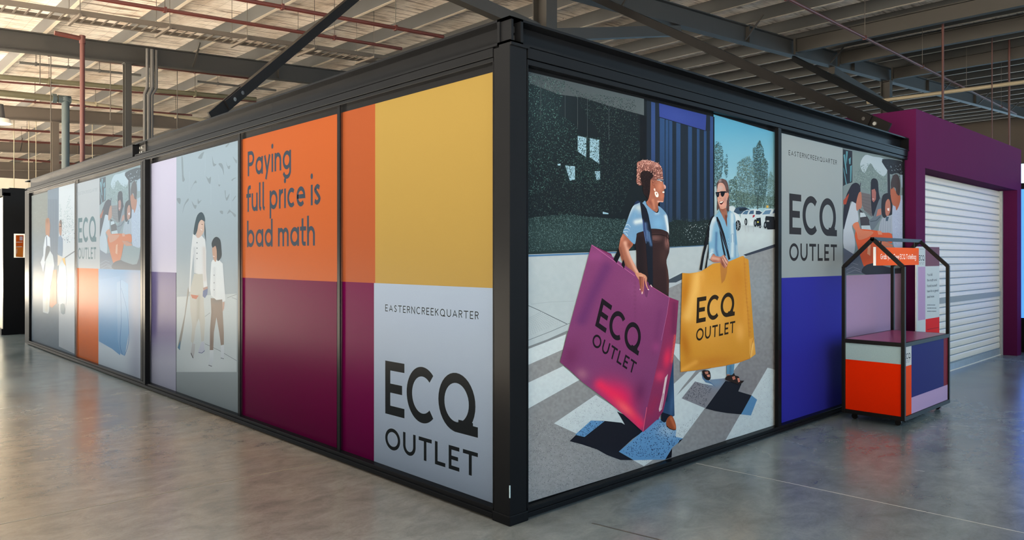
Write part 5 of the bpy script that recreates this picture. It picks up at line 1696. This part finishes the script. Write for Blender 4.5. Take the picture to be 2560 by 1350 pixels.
# family photograph (drawn in the coordinates of its crop)
def family(pr, X, sk=1.0, full=True):
    """X maps the drawing's own coordinates to photo pixels"""
    def P(t, col, sh=(), smooth=0, step=None):
        o = [X(*[float(v) for v in w.split(',')]) for w in t.split()]
        pr.poly(o, col, sh, smooth or (3 if len(o) >= 7 else 0), step)
    def Ln(t, w, col, **k):
        o = [X(*[float(v) for v in w_.split(',')]) for w_ in t.split()]
        pr.line(o, w, col, **k)
    def S(t, n, lo, hi, cols, **k):
        o = [X(*[float(v) for v in w_.split(',')]) for w_ in t.split()]
        pr.scatter(o, n, lo, hi, cols, **k)
    return P, Ln, S
def draw_family(pr, X, glare=lambda c: c):
    P, Ln, S = family(pr, X)
    f = glare
    P('26,40 665,160 665,1300 30,1306', f((112, 128, 132)))
    P('125,68 445,150 470,480 300,500 215,440 125,380', f((110, 128, 130)))
    P('200,200 250,110 330,125 440,150 470,260 430,320 350,260 300,190 240,290', f((160, 178, 188)))
    S('130,300 250,180 360,250 470,320 470,480 300,490 130,380', 520, .8, 2.0, [f(c) for c in ((96, 118, 116), (120, 140, 138), (84, 104, 104), (136, 156, 152))], seed=51)
    P('26,50 122,70 122,380 60,400 26,420', f((40, 42, 50)))
    for t in ('34,110 50,100 70,300 60,290', '60,70 78,74 66,200 60,150', '32,230 40,250 68,400 60,410', '100,220 118,210 112,370 100,380', '86,150 108,130 104,200 92,200'):
        P(t, f((84, 136, 150)))
    P('420,150 665,190 665,320 600,300 560,290 500,300 470,260', f((38, 40, 46)))
    S('440,180 660,210 660,330 500,320', 90, 1.0, 2.4, [f((30, 32, 38)), f((150, 168, 176)), f((52, 56, 62))], seed=52)
    P('470,250 494,250 500,500 474,500', f((46, 44, 50)))
    P('600,310 662,300 662,440 610,430', f((140, 158, 176)))
    P('600,510 665,505 665,600 600,560', f((150, 166, 182)))
    P('210,480 300,500 320,720 240,660 205,560', f((100, 96, 98)))
    for k in range(6):
        Ln('%d,%d %d,%d' % (212, 520 + 28 * k, 318, 540 + 36 * k), .8, f((84, 80, 84)))
    P('190,640 270,720 320,800 320,860 210,860', f((60, 56, 60)))
    P('200,680 240,684 262,720 200,728', f((176, 190, 198)))
    P('210,810 310,808 316,860 215,860', f((168, 184, 190)))
    # girl behind, arms folded
    P('310,360 345,342 375,370 385,480 400,560 390,650 330,720 312,640 305,480', f((38, 36, 44)))
    P('314,455 345,445 358,480 356,550 335,580 318,560', f((150, 96, 90)))
    Ln('322,545 338,548', 1.2, f((224, 204, 204)))
    P('385,560 412,545 415,700 380,780 320,860 300,820 290,760 330,720', f((96, 108, 118)))
    P('375,650 408,640 410,700 360,720', f((168, 110, 96)))
    Ln('300,770 360,760 400,720', 2.2, f((70, 80, 92)))
    # child with curly hair
    P('400,770 430,720 520,700 520,890 380,890 385,830', f((150, 160, 172)))
    for k in range(5):
        Ln('%d,745 %d,880' % (410 + 22 * k, 402 + 24 * k), .8, f((124, 134, 150)))
    P('420,520 450,492 490,490 515,540 520,640 515,700 470,715 440,735 415,700 410,600', f((42, 38, 42)))
    P('455,575 480,545 498,580 500,660 480,710 455,705 448,640', f((166, 106, 88)))
    P('468,640 490,635 488,665 474,662', f((222, 208, 206)))
    P('455,725 485,722 475,765 455,765', f((58, 78, 96)))
    # woman at left, back turned
    P('34,860 60,760 100,620 130,565 160,600 180,700 180,770 120,810 140,900 150,1000 130,1090 40,1030', f((168, 180, 192)))
    P('120,400 165,385 200,420 200,500 180,560 160,590 110,570 90,650 60,760 34,850 36,640 60,520 90,450', f((40, 38, 48)))
    P('185,490 210,480 216,560 214,630 185,650 165,660 160,590', f((166, 108, 88)))
    Ln('196,440 206,385', 1.6, f((44, 42, 60)))
    P('34,560 90,490 84,520 60,600 34,600', f((150, 64, 44)))
    # man at right
    P('520,640 545,590 600,540 640,600 665,700 665,1030 560,1030 530,1000 520,860', f((160, 172, 196)))
    S('540,640 640,640 655,1000 540,1000', 130, .8, 1.8, [f((180, 192, 210)), f((140, 150, 172))], seed=53, ang=80)
    P('500,450 530,430 560,480 600,520 590,600 560,660 550,620 530,610 510,560', f((160, 92, 68)))
    P('505,380 530,310 565,300 590,340 598,420 590,510 560,490 552,440 530,430 510,450', f((62, 54, 56)))
    # orange bag with arms
    P('155,860 350,858 420,880 510,890 515,985 440,960 400,985 345,1180 240,1215 185,1060', f((204, 84, 36)))
    P('280,990 305,980 300,1110 270,1090', f((224, 150, 110)))
    P('125,805 180,775 210,850 310,865 330,885 270,930 185,950 165,880', f((196, 116, 84)))
    P('370,860 410,865 420,900 380,900', f((206, 130, 100)))
    P('370,945 430,960 520,1000 525,1020 440,1018 400,990', f((192, 110, 78)))
    # jeans and shade below
    P('34,1030 130,1090 190,1080 240,1230 250,1290 34,1296', f((84, 94, 112)))
    for t in ('40,1220 120,1180 180,1200', '46,1260 130,1220 200,1250', '60,1290 150,1250 230,1280'):
        Ln(t, 1.3, f((120, 130, 148)))
    P('240,1215 345,1180 400,1200 600,1230 660,1040 665,1296 250,1296', f((50, 52, 62)))
p = Print(s7)
draw_family(p, lambda a, b: (N_[0] + a / N_[2], N_[1] + b / N_[2]))
p.build('family_photograph', M_PRINT_R, r7, (onY(2107.5, 650, REC).x, LEN_R - .034, ZBL, ZT + .02))

# ------------------------------------------------------------------ far panels on the long side
# --- lilac with a mother and child walking
r = panel('advertising_panel', 'X', 470, 900, 'pale panel with a photograph of a mother and child walking, lilac strip at its left')
s = SL()
ZLV = onX(400, 680, REC).z
p = Print(s); rect(p, 361, 442, ZLV, ZT, (190, 182, 196)); p.build('pale_lilac_field', M_PRINT_L, r)
p = Print(s); rect(p, 361, 440, ZB, ZLV, (112, 100, 136), [('g', 400, 830, 400, 905, (176, 172, 184))], step=10); p.build('violet_field', M_PRINT_L, r)
p = Print(s)
rect(p, 441, 596, ZB, ZT, (150, 162, 168), [('g', 500, 500, 500, 980, (148, 154, 152))], step=12)
GS, GL_ = (130, 140, 144), (186, 198, 204)
for t in ('215,280 240,300 250,560 270,640 235,670 225,560', '480,290 530,220 580,190 560,250 540,300', '610,580 650,620 690,590 680,700 650,680', '340,860 380,760 440,650 460,690 420,700 370,790', '810,385 860,375 890,440 900,570 870,470', '930,340 960,420 1000,410 985,470 955,440', '380,980 420,1040 460,1050 440,1110 405,1060', '480,940 500,985 540,960 500,1020 478,1020', '230,1190 260,1040 320,940 330,970 270,1050', '1040,260 1080,310 1110,330 1100,380 1060,310', '1020,640 1060,610 1100,605 1060,630 1030,660', '830,1140 880,1140 880,1190 850,1180', '950,1190 985,1120 1010,1140 1090,1200 1070,1240 1010,1160', '810,710 840,720 870,695 845,720 820,750', '930,960 910,820 925,820 935,930 990,860 960,960', '140,940 200,940 195,1030 160,1000', '710,250 735,370 780,390 725,420', '920,110 960,60 990,50 950,110', '1030,980 1080,900 1090,910 1050,970'):
    p.poly(t, GS, smooth=3, crop=P3B)
for t in ('590,560 600,430 595,200', '690,1040 690,720', '340,860 345,500', '1000,1100 1000,800', '820,700 815,560'):
    p.line(t, .8, (158, 170, 176), crop=P3B)
p.poly('70,760 540,735 540,1350 66,1350', (178, 184, 182), [('b', 520, 920, 80, 40, 0, (206, 210, 206), .8)], crop=P3A, step=10)
p.line('290,915 330,885', 1.0, (120, 126, 128), crop=P3A)
p.line('290,1128 400,1180 540,1262', 1.0, (110, 116, 118), crop=P3A)
p.line('465,768 540,740', 1.0, (110, 116, 118), crop=P3A)
p.line('500,765 540,780', 1.0, (120, 126, 128), crop=P3A)
p.poly('158,680 165,720 140,880 118,1030 100,1130 92,1180 75,1160 95,1060 130,900 150,740', (128, 124, 116), crop=P3A)
p.poly('75,1160 98,1100 94,1178', (60, 110, 136), crop=P3A)
p.build('stone_wall_photograph', M_PRINT_L, r)
wm = thing('printed_person', (0, 0, 0), 'x', 'x')
for kk in ('label', 'category'):
    del wm[kk]
wm.parent = r
wm['label'] = 'woman in white top and pale trousers'
p = Print(s)
p.poly('205,580 275,575 285,680 280,800 290,950 282,1105 262,1112 250,960 240,930 215,1010 205,1100 195,1130 180,1110 190,990 175,870 170,720', (176, 172, 160), [('l', [(497, 740), (495, 800)], 4, (150, 146, 136), .7)], crop=P3A, step=4)
p.poly('240,1180 262,1115 282,1112 288,1180 265,1202 238,1195', (178, 180, 188), crop=P3A)
p.line('240,1196 265,1202 288,1182', 1.4, (74, 80, 120), crop=P3A)
p.poly('180,1190 190,1125 212,1130 210,1180 200,1248 180,1215', (170, 168, 164), crop=P3A)
p.line('180,1200 196,1240', 2, (84, 84, 86), crop=P3A)
p.poly('195,265 230,290 265,280 290,310 300,400 300,560 310,690 280,700 272,580 240,582 205,570 200,420 185,560 175,720 165,720 180,400', (200, 200, 198), [('l', [(486, 620), (486, 680)], 3, (170, 172, 172), .6), ('l', [(510, 620), (512, 700)], 4, (190, 176, 166), .7)], crop=P3A, step=4)
for y in (335, 378, 418, 460):
    p.poly([(P3A[0] + (228 + a) / P3A[2], P3A[1] + (y + b) / P3A[2]) for a, b in ((-5, 0), (0, 6), (5, 0), (0, -6))], (104, 112, 116))
p.poly('275,690 310,678 312,695 280,712', (160, 124, 112), crop=P3A)
p.poly('275,712 312,695 308,740 290,770 272,755', (72, 96, 136), crop=P3A)
p.poly('178,742 240,750 222,778 190,770', (176, 92, 64), crop=P3A)
p.poly('235,170 265,150 288,175 285,230 270,270 240,298 222,285 225,240', (190, 162, 146), [('b', 502, 565, 4, 8, 0, (206, 182, 168), .6)], smooth=3, crop=P3A, step=3)
p.poly('200,265 210,190 230,120 262,95 285,125 290,170 262,155 240,185 230,240 215,270', (66, 80, 86), smooth=3, crop=P3A)
p.poly('284,150 296,240 298,330 285,270', (84, 94, 98), crop=P3A)
p.line('256,228 268,238', 1.2, (226, 214, 206), crop=P3A)
p.line('262,190 274,192', 1.2, (90, 76, 72), crop=P3A)
p.build('figure', M_PRINT_L, wm)
ch = thing('printed_person', (0, 0, 0), 'x', 'x')
for kk in ('label', 'category'):
    del ch[kk]
ch.parent = r
ch['label'] = 'child in white cardigan and brown trousers'
p = Print(s)
p.poly('335,770 425,775 430,900 438,1040 438,1135 415,1140 402,1040 380,920 360,1040 355,1180 328,1178 330,1010 340,880', (130, 112, 100), [('l', [(530, 770), (528, 860)], 3, (108, 92, 82), .6), ('b', 541, 752, 14, 6, 0, (110, 106, 102), .8)], crop=P3A, step=4)
p.poly('328,1178 358,1178 355,1260 345,1305 318,1295 325,1240', (196, 200, 200), crop=P3A)
p.line('318,1296 345,1306', 1.6, (86, 88, 90), crop=P3A)
p.poly('415,1142 440,1140 440,1240 415,1240', (192, 196, 198), crop=P3A)
p.line('414,1240 438,1246', 1.4, (96, 98, 100), crop=P3A)
p.poly('350,470 400,470 430,500 440,640 452,790 430,800 425,780 380,785 338,750 330,690 335,560 340,490', (204, 206, 204), [('l', [(536, 670), (536, 740)], 3, (178, 182, 182), .6)], crop=P3A, step=4)
for y in (590, 650, 705):
    p.poly([(P3A[0] + (362 + a) / P3A[2], P3A[1] + (y + b) / P3A[2]) for a, b in ((-5, 0), (0, 6), (5, 0), (0, -6))], (118, 122, 124))
p.poly('428,800 444,800 440,850 428,880', (176, 140, 124), crop=P3A)
p.poly('348,370 375,350 388,380 385,440 375,485 360,470 350,430', (180, 144, 124), smooth=3, crop=P3A)
p.poly('342,340 360,300 385,290 410,315 418,380 420,440 400,475 385,470 382,400 372,360 350,375', (58, 66, 70), smooth=3, crop=P3A)
p.line('352,440 366,444', 1.1, (226, 212, 204), crop=P3A)
p.build('figure', M_PRINT_L, ch)

# --- far logo panel with the family again
r = panel('advertising_panel', 'X', 270, 850, 'far panel with a grey-green logo over an orange block and a family photograph paled by painted glass glare')
s = SL()
ZOR = onX(220, 671, REC).z
p = Print(s); rect(p, 190, 249.5, ZOR, ZT, (166, 170, 172)); p.build('white_field', M_PRINT_L, r)
p = Print(s); rect(p, 190, 246, ZB, ZOR, (226, 98, 0)); p.build('orange_field', M_PRINT_L, r)
p = Print(s)
rect(p, 246, 353, ZB, ZOR, (98, 150, 190), [('g', 300, 790, 300, 870, (206, 214, 218)), ('l', [(340, 690), (342, 930)], 22, (164, 166, 178), .9)], step=7)
p.poly([(247, 700), (300, 690), (306, 860), (300, 888), (280, 872), (247, 853)], (104, 156, 196))
p.poly([(292, 706), (305, 700), (320, 710), (322, 830), (312, 890), (302, 885), (294, 850)], (120, 166, 200))
p.line([(301, 700), (303, 800), (300, 860), (306, 886)], 1.3, (70, 120, 170), smooth=3)
p.line([(303, 720), (318, 780), (322, 850), (312, 888)], 1.2, (84, 130, 176), smooth=3)
p.build('blue_wash', M_PRINT_L, r)
def glare(c, k=.42, t=(168, 182, 186)):  # mixes the pale reflection in the glass into the ink colours
    return tuple(c[i] * (1 - k) + t[i] * k for i in range(3))
p = Print(s)
def XF(a, b):
    u = (a - 26) / 640
    top = 40 + .188 * (a - 26)
    v = (b - top) / (1304 - top)
    y0, y1 = 118 - 158 * u, 1226 + 14 * u
    return (P4A[0] + (307 + u * 503) / P4A[2], P4A[1] + (y0 + v * (y1 - y0)) / P4A[2])
draw_family(p, XF, glare)
p.build('family_photograph', M_PRINT_L, r, (onX(351.5, 650, REC).y, onX(249, 650, REC).y, ZOR, ZT + .02))
p = Print(s)
c = P4A
q = lambda a, b: (c[0] + a / c[2], c[1] + b / c[2])
IG = (92, 118, 124)
s.k = 4
text(p, 'EASTERN CREEK QUARTER'.replace(' ', ''), q(55, 328), q(280, 280), q(55, 292), (134, 142, 146), .10, .30)
p.build('small_lettering', M_PRINT_L, r)
p = Print(s)
logo(p, q(52, 900), q(269, 890), q(52, 606), q(50, 1097), q(267, 1097), q(50, 962), IG)
p.build('logo_lettering', M_PRINT_L, r)

# --- farthest panel: the two women again, glass glare mixed into the ink
r = panel('advertising_panel', 'X', 130, 800, 'farthest panel, a photograph of two standing women greyed by painted glass glare')
s = SL()
p = Print(s)
rect(p, 79, 187, ZB, ZT, (126, 130, 124), [('g', 120, 560, 120, 640, (112, 128, 138)), ('n', .03, 4)], step=7)
xm = onX(147, 700, REC).y
p.poly([(147, 462), (187, 452), (187, 885), (147, 866)], (190, 194, 196))
p.poly([(119, 472), (147, 464), (147, 660), (119, 660)], (112, 126, 138))
for x in (122, 126, 130, 134, 138, 142):
    p.line([(x, 498), (x, 656)], 1.3, (94, 106, 118))
TRF = [(136, 156, 152), (118, 140, 138), (156, 172, 168)]
p.scatter('385,120 405,75 420,140 440,260 455,440 330,460 320,330 360,200', 260, .6, 1.6, TRF, crop=P5A, seed=61)
p.scatter('298,150 318,170 325,320 300,340', 50, .6, 1.4, TRF, crop=P5A, seed=62)
p.scatter('325,470 460,440 460,560 350,560', 60, 1.0, 2.6, [(176, 190, 194), (110, 124, 130), (206, 214, 216)], crop=P5A, seed=63)
p.line('355,715 460,645', 2.6, (110, 118, 122), crop=P5A)
p.scatter('40,60 180,50 180,460 40,460', 200, .5, 1.2, [(140, 142, 132), (116, 122, 118), (150, 154, 146)], crop=P5A, seed=64)
p.build('street_scene_glare', M_PRINT_L, r, (onX(186.5, 650, REC).y, onX(78, 650, REC).y, ZB + .001, ZT + .02))
for nm, lab in (('a', 'woman in white with reddish hair'), ('b', 'woman in blue-grey shirt')):
    o = thing('printed_person', (0, 0, 0), 'x', 'x')
    for kk in ('label', 'category'):
        del o[kk]
    o.parent = r
    o['label'] = lab
    p = Print(s)
    if nm == 'a':
        p.poly('158,340 172,310 195,312 205,380 202,450 195,500 178,480 160,470', (168, 122, 98), [('b', 118, 552, 4, 7, 0, (142, 96, 74), .8)], smooth=3, crop=P5A, step=2)
        p.poly('155,500 175,480 205,510 208,600 205,680 170,690 140,830 135,860 108,760 135,690 138,600', (198, 204, 208), crop=P5A)
        p.poly('165,490 172,500 176,600 168,600', (76, 92, 116), crop=P5A)
        p.poly('165,600 185,592 205,605 200,660 170,730 150,750 155,680', (104, 112, 116), smooth=3, crop=P5A)
        p.poly('205,640 235,690 248,790 240,840 210,1000 195,1260 185,1285 132,1270 130,1100 150,880 160,740', (196, 202, 202), [('l', [(117, 700), (112, 770)], 4, (214, 216, 214), .7), ('l', [(119, 730), (116, 775)], 4, (196, 190, 166), .7)], crop=P5A, step=4)
        p.poly('236,840 272,835 272,1180 225,1225 200,1210 205,1060', (206, 130, 92), [('l', [(134, 690), (132, 760)], 4, (190, 108, 72), .6)], crop=P5A, step=4)
    else:
        p.poly('298,350 310,328 322,345 325,400 320,480 308,490 296,440', (164, 128, 112), smooth=3, crop=P5A)
        p.poly('298,350 312,325 325,345 324,420 318,380', (112, 100, 96), smooth=3, crop=P5A)
        p.line('300,395 322,390', 1.8, (60, 64, 70), crop=P5A)
        p.poly('290,510 310,480 335,520 335,640 330,700 300,690 282,660', (118, 138, 156), crop=P5A)
        p.poly('282,680 330,715 300,780 282,800', (206, 190, 168), crop=P5A)
        p.poly('328,722 355,710 368,800 345,770', (214, 170, 96), crop=P5A)
        p.poly('300,790 330,745 365,800 378,930 370,1180 290,1185 280,960', (192, 202, 206), [('l', [(148, 690), (146, 750)], 4, (176, 188, 194), .8), ('b', 155, 745, 8, 10, 0, (176, 186, 190), .8)], crop=P5A, step=4)
        p.poly('312,1192 352,1188 356,1285 318,1280', (112, 138, 148), smooth=2, crop=P5A)
    p.build('figure', M_PRINT_L, o)
